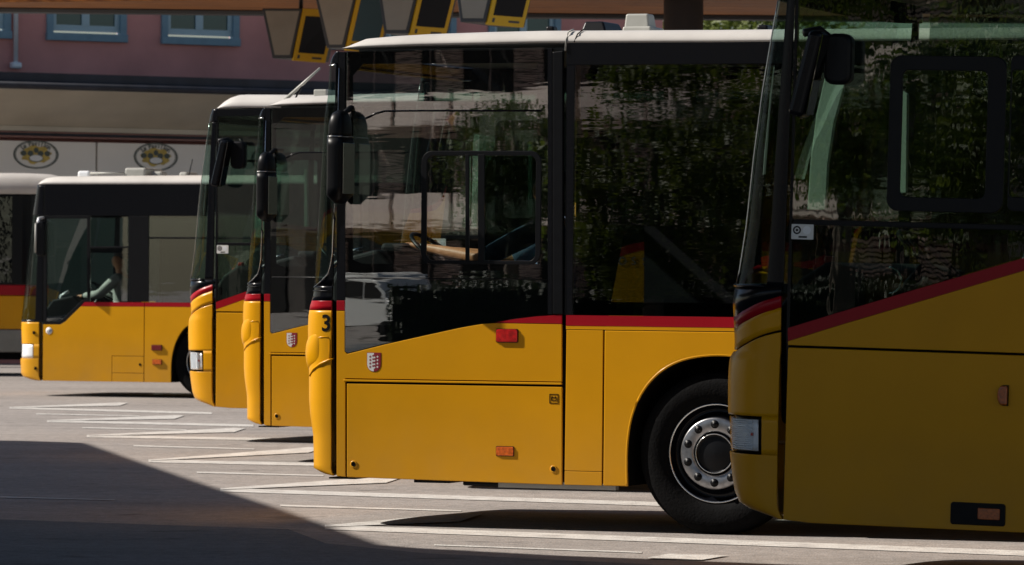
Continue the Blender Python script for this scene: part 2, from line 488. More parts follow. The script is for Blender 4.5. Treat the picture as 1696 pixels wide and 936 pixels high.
def smooth_arch(p, k=4):
    out = []; n = len(p)
    for i in range(n - 1):
        p0, p1, p2, p3 = p[max(0, i - 1)], p[i], p[i + 1], p[min(n - 1, i + 2)]
        for j in range(k):
            t = j / k
            out.append(tuple(0.5 * (2 * b + (c - a) * t + (2 * a - 5 * b + 4 * c - d) * t * t + (3 * b - a - 3 * c + d) * t ** 3) for a, b, c, d in zip(p0, p1, p2, p3)))
    return out + [p[-1]]

def mirror_capsule(root, u, v, z0, z1, th=0.125, wd=0.24, tilt=0.0):
    """tall capsule mirror: housing facing forward, glass facing back"""
    m = empty('side_mirror', (u, v, 0), (0, tilt, 0), root)
    zc = z0 + (z1 - z0) * 0.70
    def cap(name, za, zb_, k, rt, rb):
        V = []; Fc = []; n = 20
        lv = []
        for i in range(9):
            q = i / 8; z = za + (zb_ - za) * q
            s = 1.0
            if rt and z > zb_ - rt: s = math.sqrt(max(0.0, 1 - ((z - (zb_ - rt)) / rt) ** 2)) * 0.75 + 0.25
            if rb and z < za + rb: s = math.sqrt(max(0.0, 1 - ((za + rb - z) / rb) ** 2)) * 0.6 + 0.4
            lv.append((z, s))
        for z, s in lv:
            for a in range(n):
                an = 2 * math.pi * a / n
                cx = math.copysign(abs(math.cos(an)) ** 0.6, math.cos(an)); cy = math.copysign(abs(math.sin(an)) ** 0.5, math.sin(an))
                V.append((th * 0.5 * k * s * cx, -wd * 0.5 + wd * 0.5 * k * s * cy, z))
        for i in range(len(lv) - 1):
            for a in range(n): Fc.append((i * n + a, i * n + (a + 1) % n, (i + 1) * n + (a + 1) % n, (i + 1) * n + a))
        Fc.append(tuple(range(n))); Fc.append(tuple((len(lv) - 1) * n + a for a in range(n)))
        return mesh(name, V, Fc, M['satin'], m, smooth=True)
    cap('mirror_head', zc + 0.012, z1, 0.9, 0.12, 0)
    cap('mirror_housing', z0, zc, 1.0, 0, 0.06)
    for dz in (0.0, 0.008):
        tube('mirror_ring', [(math.copysign(abs(math.cos(a)) ** .6, math.cos(a)) * th * .485, -wd * .5 + math.copysign(abs(math.sin(a)) ** .5, math.sin(a)) * wd * .485, zc + 0.002 + dz) for a in [2 * math.pi * k / 24 for k in range(24)]], 0.0028, M['chrome'] if dz else M['satin'], m, seg=6, closed=True)
    plate_m = box('mirror_glass', th * .5 - 0.004, th * .5 + 0.004, -wd + 0.03, -0.03, z0 + 0.06, zc - 0.03, M['mirrorglass'], m, bevel=0.003)
    tube('mirror_arm', [(0.0, -wd * .4, z1 - 0.03), (0.02, 0.0, z1 + 0.02), (0.05, 0.10, z1 + 0.02)], 0.018, M['satin'], m)
    return m

def steering(root, u, v, z, tilt=50, r=0.23):
    a = empty('steering_wheel', (u, v, z), (0, R(tilt), 0), root)
    V, Fc = tube_data([(r * math.cos(t), r * math.sin(t), 0) for t in [2 * math.pi * k / 32 for k in range(32)]], 0.014, 8, True)
    mesh('wheel_rim', V, Fc, M['satin'], a, smooth=True)
    for t in (R(20), R(160), R(270)):
        tube('spoke', [(0, 0, -0.03), (r * math.cos(t), r * math.sin(t), 0)], 0.012, M['satin'], a)
    tube('steering_column', [(0, 0, -0.02), (0, 0, -0.4)], 0.04, M['satin'], a, seg=12)
    return a

def grid_stars(root, u0, z0, w, h, voff):
    """white and red shield with two columns of stars and a counterchanged centre column"""
    e = empty('shield_emblem', (u0, 0, z0), (0, 0, 0), root)
    def half(name, sgn, m):
        P = [(0, h / 2), (sgn * w / 2, h / 2), (sgn * w / 2, -h * 0.10)]
        for k in range(1, 7):
            a = R(90 * k / 6); P.append((sgn * w / 2 * math.cos(a), -h * 0.10 - h * 0.40 * math.sin(a)))
        return plate(name, P, -voff, 0.0, m, e, bevel=0)
    plate('shield_rim', [(x * 1.06, z * 1.05) for x, z in ([(-w / 2, h / 2), (w / 2, h / 2), (w / 2, -h * .1)] + [(w / 2 * math.cos(R(a)), -h * .1 - h * .4 * math.sin(R(a))) for a in range(15, 180, 15)] + [(-w / 2, -h * .1)])], -voff * 0.6, 0, M['deepred'], e, bevel=0)
    half('shield_white', -1, M['white']); half('shield_red', 1, M['deepred'])
    def stars(name, lst, m, r):
        V = []; Fc = []
        for (cx, cz) in lst:
            b = len(V)
            for k in range(10):
                rr = r if k % 2 == 0 else r * 0.45
                a = R(90 + 36 * k); V.append((cx + rr * math.cos(a), -voff - 0.0008, cz + rr * math.sin(a)))
            Fc.append(tuple(range(b, b + 10)))
        return mesh(name, V, Fc, m, e)
    zz = [h * (0.30 - 0.185 * k) for k in range(4)]
    stars('red_stars', [(-w * .27, z) for z in zz] + [(-w * .05, z + h * .05) for z in zz], M['deepred'], w * .105)
    stars('white_stars', [(w * .27, z) for z in zz] + [(w * .05, z - h * .04) for z in zz], M['white'], w * .095)
    return e

def text_on_side(root, name, s, u, z, size, material, bold=0.0, v=-0.003):
    me = text_mesh(s, size, bold=bold)
    for vv in me.vertices:
        x, y, _ = vv.co; vv.co = (x, 0, y)
    o = link(name, me, material, root); o.location = (u, v, z); return o

def lamp_plate(root, name, P, x0, x1, y0, y1, material, th=0.02, r=0.01, base=True):
    a = P(x0, y1); b = P(x1, y0)
    h = empty(name, (0, 0, 0), (0, 0, 0), root)
    if base: plate('lamp_base', rrect(a[0] - .004, b[0] + .004, a[1] - .004, b[1] + .004, r), -th * .4, 0.0, M['satin'], h, bevel=0.001)
    plate('lamp_lens', rrect(a[0], b[0], a[1], b[1], r), -th, -th * .3, material, h, bevel=min(0.006, th * .6), segs=3)
    return h

# ------------------------------------------------------------------ model A: low-entry bus with capsule mirrors
def build_low_entry(P):
    root = empty('bus')
    LN = 11.6
    sk = Skin(P, [(551, 788), (538, 785.5), (529, 782), (518, 776), (518, 758), (517, 722), (512, 688), (510, 662), (510, 619), (509, 590), (508, 544), (509, 523), (512, 506), (514.5, 499), (517, 490), (519, 477), (520, 437), (523.5, 394), (527, 351), (533, 249), (537, 189), (542, 161), (544, 135), (546, 107), (547, 101), (551, 92), (556.5, 85)])
    Z = lambda y, x=556: P(x, y)[1]
    zb, zst0, zst1 = Z(788), Z(514.5), Z(498.5)
    # nose
    sk.patch('front_fascia', zb, zst0 - 0.0, M['yellow'], root, t0=0.02, t1=math.pi - 0.02, step=0.03)
    sk.patch('front_stripe', zst0, zst1, M['red'], root, t0=0.02, t1=math.pi - 0.02)
    sk.patch('front_apron', zst1, Z(474), M['black'], root, t0=0.02, t1=math.pi - 0.02)
    ztop = Z(107)
    line_px = [(521, 476), (533, 466), (543, 454), (548, 440), (551, 420), (553, 380), (554.5, 335), (557, 260)]
    lt = [sk.th_px(x, y) for x, y in line_px]
    def tl(z):
        if z <= lt[0][1]: return lt[0][0]
        for a, b in zip(lt, lt[1:]):
            if a[1] <= z <= b[1]:
                q = (z - a[1]) / (b[1] - a[1]); return a[0] + (b[0] - a[0]) * q
        return lt[-1][0]
    z474 = Z(474)
    sk.patch('windscreen_pillar', z474, ztop, M['black'], root, t0=0.015, t1=tl, nt=8)
    sk.patch('windscreen_pillar', z474, ztop, M['black'], root, t0=lambda z: math.pi - tl(z), t1=math.pi - 0.015, nt=8)
    sk.patch('windscreen', z474, ztop - 0.004, M['shield'], root, t0=tl, t1=lambda z: math.pi - tl(z), solid=0)
    sk.patch('windscreen_header', ztop, Z(85), M['black'], root, t0=0.0, t1=math.pi, step=0.012)
    path = [sk.P(t, z, 0.006) for t, z in lt] + [(P(560, 180)[0], -0.006, Z(200)), (P(562, 130)[0], -0.006, Z(113))]
    tube('pillar_trim', path, 0.0042, M['chrome'], root, seg=6)
    tube('header_trim', [sk.P(t, ztop - 0.003, 0.004) for t in [R(0.5 + 3 * k) for k in range(0, 60)]], 0.0036, M['chrome'], root, seg=6)
    tube('apron_trim', [sk.P(R(2 + 3 * k), Z(482), 0.003) for k in range(0, 58)], 0.003, M['satin'], root, seg=6)
    # headlamp pod: raised lip and bulb
    lip = [sk.th_px(x, y) for x, y in [(509.5, 632), (513, 622), (520, 611), (531, 603), (545, 596.5), (552, 594)]]
    tube('headlamp_lip', [sk.P(t, z, 0.002) for t, z in lip], [0.006, 0.008, 0.009, 0.009, 0.007, 0.003], M['yellow'], root, seg=8)
    lip = [sk.th_px(x, y) for x, y in [(511, 566), (520, 561), (532, 558.5), (543, 558), (546, 563), (546, 580), (546, 594)]]
    tube('headlamp_lip', [sk.P(t, z, 0.0) for t, z in lip], 0.0045, M['yellow'], root, seg=8)
    for sgn in (0, 1):
        V = []; Fc = []
        tc, zc = sk.th_px(517, 585)
        if sgn: tc = math.pi - tc
        nn, mm = 14, 14
        for i in range(nn + 1):
            for j in range(mm + 1):
                a, b = i / nn * 2 - 1, j / mm * 2 - 1
                h = max(0.0, 1 - a * a) ** 0.6 * max(0.0, 1 - b * b) ** 0.6
                tt = tc + (0.42 * b + 0.20) * (-1 if sgn else 1)
                V.append(sk.P(tt, zc + 0.105 * a - 0.05 * b, -0.010 + 0.030 * h))
        for i in range(nn):
            for j in range(mm): Fc.append((i * (mm + 1) + j, i * (mm + 1) + j + 1, (i + 1) * (mm + 1) + j + 1, (i + 1) * (mm + 1) + j))
        mesh('headlamp_pod', V, Fc, M['yellow'], root, smooth=True)
    # side plates
    diag = [(575, 586.5), (637, 571), (704, 556), (763.5, 543), (802, 536.3)]
    plate('front_side_panel', P.poly([(557.5, 515), (571, 515.2), (571, 582)] + diag + [(819, 535.2), (930.3, 536.8), (930.3, 632.4), (571.8, 626.8), (571.8, 790), (557.5, 788.5)]), 0, 0.02, M['yellow'], root)
    plate('side_rail', P.poly([(569, 628.4), (930.3, 633.9), (930.3, 637.4), (569, 631.8)]), -0.004, 0.016, M['yellow'], root)
    plate('stripe_end', P.poly([(557.5, 498), (571, 498), (571, 514.3), (557.5, 514.3)]), 0, 0.02, M['red'], root)
    plate('battery_hatch', P.poly([(574.5, 635.2), (930.8, 640.8), (930.8, 803.4), (574.5, 790.3)]), 0.0, 0.02, M['yellow'], root, bevel=0.004)
    plate('side_stripe', P.poly([(819, 534.2), (855, 528.2), (887, 524.2), (930.3, 521.3), (930.3, 536.2)]), -0.001, 0.02, M['red'], root, bevel=0)
    zs1, zs2 = P(937, 522)[1], P(937, 539.3)[1]
    u937, u998, u1000 = P(937, 600)[0], P(998, 650)[0], P(1000.5, 650)[0]
    plate('side_stripe', [(u937, zs2), (LN, zs2), (LN, zs1), (u937, zs1)], -0.001, 0.02, M['red'], root, bevel=0)
    zr = P(937, 546)[1]
    plate('waist_rail', [(u937, zr + 0.002), (LN, zr + 0.002), (LN, zs2 - 0.001), (u937, zs2 - 0.001)], 0, 0.02, M['yellow'], root, bevel=0.001)
    ud, zd = P(935, 803)
    zk = P(935, 780)[1]
    plate('flank_door', [(ud, zk + 0.0015), (u998, zk + 0.0015), (u998, zr - 0.002), (ud + 0.004, zr - 0.002)], 0, 0.02, M['yellow'], root)
    plate('flank_kick_panel', [(ud, zd), (u998, zd), (u998, zk - 0.0015), (ud, zk - 0.0015)], 0, 0.02, M['yellow'], root)
    # wheel arches
    ca = 1188.0
    half = [(1038, 806), (1037.5, 770), (1038.5, 735), (1044, 697), (1056, 663), (1077, 631), (1106, 607), (1142, 593), (1188, 588)]
    ar = smooth_arch([P(x, y) for x, y in arch_pts(half, ca)])
    ar[-1] = (ar[-1][0], zd)
    ar[0] = (ar[0][0], zd)
    uw = P(1187, 748)[0]; dw = 6.15
    e1 = uw + 1.4; r0 = uw + dw - 0.8
    plate('front_arch_panel', [(u1000, zr - 0.002), (u1000, zd)] + ar + [(e1, zd), (e1, zr - 0.002)], 0, 0.02, M['yellow'], root, bevel=0.005)
    tube('arch_lip', [(u, 0.006, z) for u, z in ar], 0.008, M['yellow'], root)
    k = 0; a = e1 + 0.006
    nseg = 4; wseg = (r0 - a) / nseg
    for i in range(nseg):
        plate('skirt_panel', [(a + i * wseg, zd), (a + (i + 1) * wseg - 0.006, zd), (a + (i + 1) * wseg - 0.006, zr - 0.002), (a + i * wseg, zr - 0.002)], 0, 0.02, M['yellow'], root)
    ar2 = [(u + dw, z) for u, z in ar]
    plate('rear_arch_panel', [(r0, zr - 0.002), (r0, zd)] + ar2 + [(ar2[-1][0] + 0.4, zd), (ar2[-1][0] + 0.4, zr - 0.002)], 0, 0.02, M['yellow'], root, bevel=0.005)
    plate('engine_door', [(ar2[-1][0] + 0.406, zd), (LN, zd), (LN, zr - 0.002), (ar2[-1][0] + 0.406, zr - 0.002)], 0, 0.02, M['yellow'], root)
    ub = 0.0
    plate('side_frame', [(0.0, Z(514)), (0.0, zb + 0.01), (u998, zd + 0.012)] + [(u, z) for u, z in ar] + [(e1, zd + 0.012), (r0, zd + 0.012)] + ar2 + [(LN, zd + 0.012), (LN, zr), (u937 - 0.02, zr), (P(800, 600)[0], P(800, 545)[1]), (P(575, 600)[0], P(575, 594)[1]), (P(572, 600)[0], Z(514))], 0.022, 0.05, M['seam'], root, bevel=0)
    for q in (0, dw):
        V = []; Fc = []
        arr = [(u + q, z) for u, z in ar]; n = len(arr)
        V = [(u, 0.03, z) for u, z in arr] + [(u, 0.62, z) for u, z in arr]
        Fc = [(i, i + 1, n + i + 1, n + i) for i in range(n - 1)] + [tuple(range(n, 2 * n))]
        mesh('wheel_housing', V, Fc, M['seam'], root)
        wheel(root, uw + q - 0.02, 0.03, 0.514, 0.514)
        wheel(root, uw + q - 0.02, 2.465, 0.514, 0.514, flip=True)
    # glazing
    uL, uR = P(572.5, 300)[0], P(906, 300)[0]
    zgt = P(740, 80)[1]
    pane = [(uL, P(575, 84)[1]), (uL, P(573, 581)[1])] + P.poly([(576, 584.6), (637, 569.3), (704, 554.3), (763.5, 541.3), (802, 534.8), (819, 533), (855, 527), (887, 523), (906, 521.5)]) + [(uR, zgt)]
    plate('driver_window', pane, 0.002, 0.008, M['glassA'], root, bevel=0)
    def frit(pts, m='satin', v0=0.010, v1=0.022): plate('window_mask', P.poly(pts), v0, v1, M[m], root, bevel=0)
    frit([(573, 86), (906, 82), (906, 104), (600, 106), (583, 125), (583, 430), (600, 437), (889, 437), (889, 104), (906, 104), (906, 521), (802, 534), (576, 583), (573, 580)])
    # sliding window
    a0, b0 = P(697, 437), P(897, 250)
    fr_o = rrect(a0[0], b0[0], a0[1], b0[1], 0.07)
    a1, b1 = P(706, 431), P(888, 258)
    ring_plate('sliding_window_frame', fr_o, rrect(a1[0], b1[0], a1[1], b1[1], 0.045), -0.004, 0.012, M['satin'], root)
    plate('sliding_window_bar', P.poly([(771, 432), (771, 256), (777, 256), (777, 432)]), -0.005, 0.012, M['satin'], root)
    plate('sliding_window_bar', P.poly([(792, 432), (792, 256), (803, 256), (803, 432)]), -0.005, 0.012, M['satin'], root)
    plate('sliding_pane', P.poly([(803, 431), (803, 259), (887.5, 259), (887.5, 431)]), -0.002, 0.001, M['farglass'], root, bevel=0)
    tube('window_trim', [(u, -0.002, z) for u, z in P.poly([(606, 196), (622, 188), (637, 184), (700, 183.5), (897, 183.5)])], 0.006, M['black'], root)
    tube('window_trim', [(u, -0.001, z) for u, z in P.poly([(575, 460.5), (740, 461.5), (906, 463)])], 0.004, M['satin'], root)
    plate('front_pillar', P.poly([(557.5, 86), (571.8, 86), (571.8, 497.4), (557.5, 497.4)]), 0.001, 0.03, M['black'], root)
    plate('middle_pillar', P.poly([(907, 80), (914.5, 80), (914.5, 520.7), (907, 521)]), 0.001, 0.03, M['black'], root)
    plate('middle_pillar', P.poly([(915.5, 86), (932.8, 84), (932.8, 520.5), (915.5, 520.7)]), -0.006, 0.03, M['satin'], root, bevel=0.006)
    u2 = P(950, 300)[0]; upi = P(935, 300)[0] + 0.006
    zt2 = P(937, 108)[1]; zlo = zs1 + 0.001
    zrail = P(937, 72)[1]
    plate('cant_rail', [(upi, zt2), (LN, zt2), (LN, zrail), (upi, zrail)], 0.0, 0.03, M['black'], root)
    plate('middle_pillar', [(upi, zlo), (u2, zlo), (u2, zt2 - 0.001), (upi, zt2 - 0.001)], 0.001, 0.03, M['black'], root)
    plate('glazing_mask', [(u2, zlo), (LN, zlo), (LN, zlo + 0.085), (u2, zlo + 0.085)], 0.010, 0.022, M['satin'], root)
    w = 1.55; u = u2
    while u < LN - 0.3:
        e = min(u + w, LN - 0.02)
        plate('side_window', [(u + 0.002, zlo), (e - 0.004, zlo), (e - 0.004, zt2 - 0.001), (u + 0.002, zt2 - 0.001)], 0.001, 0.007, M['glassP'], root, bevel=0)
        plate('window_post', [(e - 0.05, zlo + 0.086), (e + 0.05, zlo + 0.086), (e + 0.05, zt2), (e - 0.05, zt2)], 0.012, 0.05, M['satin'], root)
        u = e
    # roof and what stands on it
    rf = roof(root, P, [(566, 80), (574, 79.6), (584, 79.2), (598, 78.5), (640, 77), (700, 75), (800, 73), (890, 71), (1177, 70)],
         [(566, 79.6), (574, 74), (584, 68), (598, 61.5), (640, 57.5), (700, 54), (800, 50.5), (890, 48.5), (1177, 47)], LN, M['roofwhite'])
    zf = P(1000, 47)[1]
    def rpos(x): return P(x, 60)[0]
    tube('roof_joint', [(rpos(937), -0.004, P(937, 84)[1]), (rpos(937) + 0.005, 0.0, P(937, 66)[1]), (rpos(939), 0.03, P(937, 52)[1]), (rpos(941), 0.10, P(938, 48)[1])], 0.006, M['offwhite'], root)
    tube('roof_joint', [(rpos(951), -0.001, P(951, 70)[1]), (rpos(955), 0.02, P(951, 56)[1]), (rpos(958), 0.10, P(951, 47.5)[1])], 0.004, M['seam'], root)
    h0, h1 = rpos(1030), rpos(1077)
    vv = 0.55
    def hatch(name, a, b, v0, v1, z0, z1, m, ins=0.03):
        V = [(a, v0, z0), (b, v0, z0), (b, v1, z0), (a, v1, z0), (a + ins * .5, v0 + ins, z1), (b - ins, v0 + ins, z1), (b - ins, v1 - ins, z1), (a + ins * .5, v1 - ins, z1)]
        return mesh(name, V, [(0, 1, 2, 3), (4, 5, 6, 7), (0, 1, 5, 4), (1, 2, 6, 5), (2, 3, 7, 6), (3, 0, 4, 7)], m, root, bevel=0.012, segs=3)
    rp = lambda x, v: P(x, 60, v)[0]
    hatch('roof_vent', rp(1032, .55), rp(1076, .55), 0.55, 0.72, zf - 0.01, P(1050, 22.5, .55)[1], M['offwhite'], 0.02)
    hatch('roof_vent_base', rp(1029, .5), rp(1079, .5), 0.50, 0.78, zf - 0.02, P(1050, 43.5, .5)[1], M['offwhite'], 0.01)
    hatch('roof_lamp', rp(960, .5), rp(1005, .5), 0.5, 0.9, zf - 0.01, P(980, 35, .5)[1], M['satin'], 0.04)
    hatch('roof_antenna', rp(902, .6), rp(918, .6), 0.6, 0.7, zf - 0.02, P(910, 43, .6)[1], M['satin'], 0.01)
    hatch('roof_antenna', rp(1252, .6), rp(1272, .6), 0.6, 0.75, zf - 0.02, P(1260, 41, .6)[1], M['satin'], 0.01)
    # mirror
    zm0, zm1 = P(562, 337, -0.2)[1], P(562, 182, -0.2)[1]
    um = P(563, 300, -0.13)[0]
    mirror_capsule(root, um + 0.0, -0.005, zm0, zm1, th=0.118, wd=0.25)
    # lamps, locks, signs
    lamp_plate(root, 'side_turn_lamp', P, 822.5, 858, 546, 566.5, M['redlens'], th=0.012, r=0.012)
    lamp_plate(root, 'side_marker', P, 822.5, 851, 740.5, 754.5, M['orange'], th=0.008, r=0.008)
    for x, y in ((586, 769), (917, 777)):
        u, z = P(x, y)
        k = empty('hatch_lock', (u, 0, z), (0, 0, 0), root)
        lathe('lock_collar', [(0.024, 0.001), (0.0235, -0.004), (0.015, -0.004), (0.013, 0.0005)], M['yellow'], k, seg=24)
        lathe('lock_barrel', [(0.0145, 0.0005), (0.014, -0.006), (0.009, -0.002), (0.0005, -0.001)], M['satin'], k, seg=20)
    u, z = P(619.5, 600)
    grid_stars(root, u, z, 0.092, 0.118, 0.0025)
    u, z = P(917.5, 660.5); s = 0.03
    b = empty('battery_sign', (u, -0.0015, z), (0, 0, 0), root)
    ring_plate('sign_border', [(-s, -s), (s, -s), (s, s), (-s, s)], [(-s + .004, -s + .004), (s - .004, -s + .004), (s - .004, s - .004), (-s + .004, s - .004)], -0.001, 0.001, M['blackink'], b, bevel=0)
    q = 0.017
    ring_plate('battery_symbol', [(-q, -q * .75), (q, -q * .75), (q, q * .5), (-q, q * .5)], [(-q + .004, -q * .75 + .004), (q - .004, -q * .75 + .004), (q - .004, q * .5 - .004), (-q + .004, q * .5 - .004)], -0.001, 0.001, M['blackink'], b, bevel=0)
    for sx in (-.010, .010): box('battery_pole', sx - .004, sx + .004, -0.001, 0.001, q * .5, q * .5 + .006, M['blackink'], b)
    # underside fittings seen below the sill
    box('jacking_pad', P(540, 790)[0], P(583, 790)[0], 0.05, 0.35, zb - 0.022, zb - 0.012, M['satin'], root)
    box('jacking_post', P(556, 790)[0], P(566, 790)[0], 0.1, 0.2, zb - 0.014, zb + 0.08, M['satin'], root)
    box('step_box', P(682, 790)[0], P(740, 790)[0], 0.04, 0.5, P(700, 800)[1], zb + 0.04, M['satin'], root)
    box('air_tank', P(757, 790)[0], P(820, 790)[0], 0.10, 0.6, P(790, 806)[1], zb + 0.03, M['satin'], root, bevel=0.01)
    box('sill_bracket', P(820, 790)[0], P(1015, 790)[0], 0.06, 0.12, P(900, 810)[1], zd + 0.02, M['offwhite'], root)
    # far side, cab and saloon
    far_shell(root, zb, zs1, P(937, 125)[1], P(937, 70)[1], LN)
    box('saloon_floor', 0.1, LN - 0.05, 0.66, 1.84, zb + 0.14, zb + 0.2, M['interior'], root)
    box('cab_floor', -0.02, 1.7, 0.06, 1.3, zb + 0.2, zb + 0.52, M['interior'], root)
    box('headlining', 0.12, LN - 0.05, 0.06, 2.44, P(937, 84)[1], P(937, 78)[1], M['ceiling'], root)
    zdash = P(680, 428)[1]
    V, Fc = prism_data([(-0.06, zb + 0.5), (-0.10, zdash - 0.16), (-0.04, zdash - 0.03), (0.06, zdash + 0.02), (0.22, zdash + 0.06), (0.34, zdash - 0.05), (0.30, zb + 0.5)], 0.14, 2.36)
    mesh('dashboard', V, Fc, M['vinyl'], root, bevel=0.03, segs=3)
    box('instrument_hood', 0.18, 0.36, 0.30, 0.85, zdash + 0.02, zdash + 0.10, M['vinyl'], root, bevel=0.03, segs=3)
    steering(root, 0.50, 0.56, zdash + 0.02, tilt=38)
    tube('dash_rail', [(-0.12, 0.20, zdash - 0.06), (0.04, 0.20, zdash + 0.045), (0.10, 0.2, zdash + 0.055)], 0.016, M['chrome'], root)
    o = seat(root, 1.32, 0.56, zb + 0.5)
    box('cab_partition', 1.60, 1.64, 0.08, 0.58, zb + 0.2, P(937, 200)[1], M['interior'], root)
    tube('hand_pole', [(1.2, 1.25, zb + 0.2), (1.2, 1.25, P(937, 84)[1])], 0.018, M['poleyel'], root)
    for uu in (3.3, 4.9, 6.5, 8.1):
        tube('hand_pole', [(uu, 0.95, zb + 0.2), (uu, 0.95, P(937, 84)[1])], 0.016, M['poleyel'], root)
    for i in range(6):
        for v in (0.32, 0.76, 1.76, 2.2):
            seat(root, 4.6 + i * 0.95, v, zb + 0.30)
    box('fare_machine', 0.55, 0.85, 1.15, 1.4, zb + 0.5, 1.52, M['vinyl'], root, bevel=0.02)
    box('rack_screen', P(1068, 300, 2.38)[0], P(1260, 300, 2.38)[0], 2.38, 2.42, zb + 0.3, P(1100, 375, 2.38)[1], M['interior'], root)
    return root, sk

busA, skA = build_low_entry(PA)
busA.location = PA.loc; busA.rotation_euler = PA.rot
busA2 = copy_tree(busA)
busA2.location = PA2.loc; busA2.rotation_euler = PA2.rot
tag(busA, 'large yellow low-floor bus marked 3, silver-hubbed front wheel, driver at the wheel', 'bus', 'yellow buses parked side by side')
tag(busA2, 'yellow bus with capsule mirror and shield emblem directly behind the bus marked 3', 'bus', 'yellow buses parked side by side')

q0, q1 = PA2(472, 160, .6), PA2(530, 113, .6)
tube('roof_aerial', [(q0[0], .6, q0[1] - .03), (q1[0], .6, q1[1])], [0.018, 0.010], M['offwhite'], busA2, seg=8)
q2, q3 = PA2(489, 158, .6), PA2(500, 142, .6)
tube('aerial_stay', [(q2[0], .6, q2[1] - .03), (q3[0], .6, q3[1])], 0.008, M['satin'], busA2, seg=6)
q2, q3 = PA2(519, 162, .5), PA2(541, 148, .5)
box('roof_box', q2[0], q3[0], .5, .9, q2[1], q3[1], M['offwhite'], busA2, bevel=.01)

# the figure 3 wrapped on the nose of the first bus
def wrap_text(root, sk, name, s, px, size, material, bold=0.0):
    t0, z0 = sk.th_px(*px)
    me = text_mesh(s, size, bold=bold)
    bm = bmesh.new(); bm.from_mesh(me)
    bmesh.ops.subdivide_edges(bm, edges=[e for e in bm.edges if e.calc_length() > size * .12], cuts=2, use_grid_fill=False)
    bm.to_mesh(me); bm.free()
    ts = [t0 + (k - 200) * 0.004 for k in range(401)]; ts = [t for t in ts if t > 0.005]
    pts = [Vector(sk.P(t, z0)) for t in ts]; L = [0.0]
    for a, b in zip(pts, pts[1:]): L.append(L[-1] + (b - a).length)
    i0 = min(range(len(ts)), key=lambda i: abs(ts[i] - t0)); L = [l - L[i0] for l in L]
    for v in me.vertices:
        want = -v.co.x
        i = 0
        while i < len(L) - 2 and L[i + 1] < want: i += 1
        q = (want - L[i]) / max(1e-6, L[i + 1] - L[i]); t = ts[i] + (ts[i + 1] - ts[i]) * min(1, max(0, q))
        v.co = sk.P(t, z0 + v.co.y, 0.0025)
    return link(name, me, material, root)
o = wrap_text(busA, skA, 'fleet_number', '3', (540.5, 536.5), 0.148, M['blackink'], bold=0.003)
o['label'] = 'black figure 3 on the yellow nose'

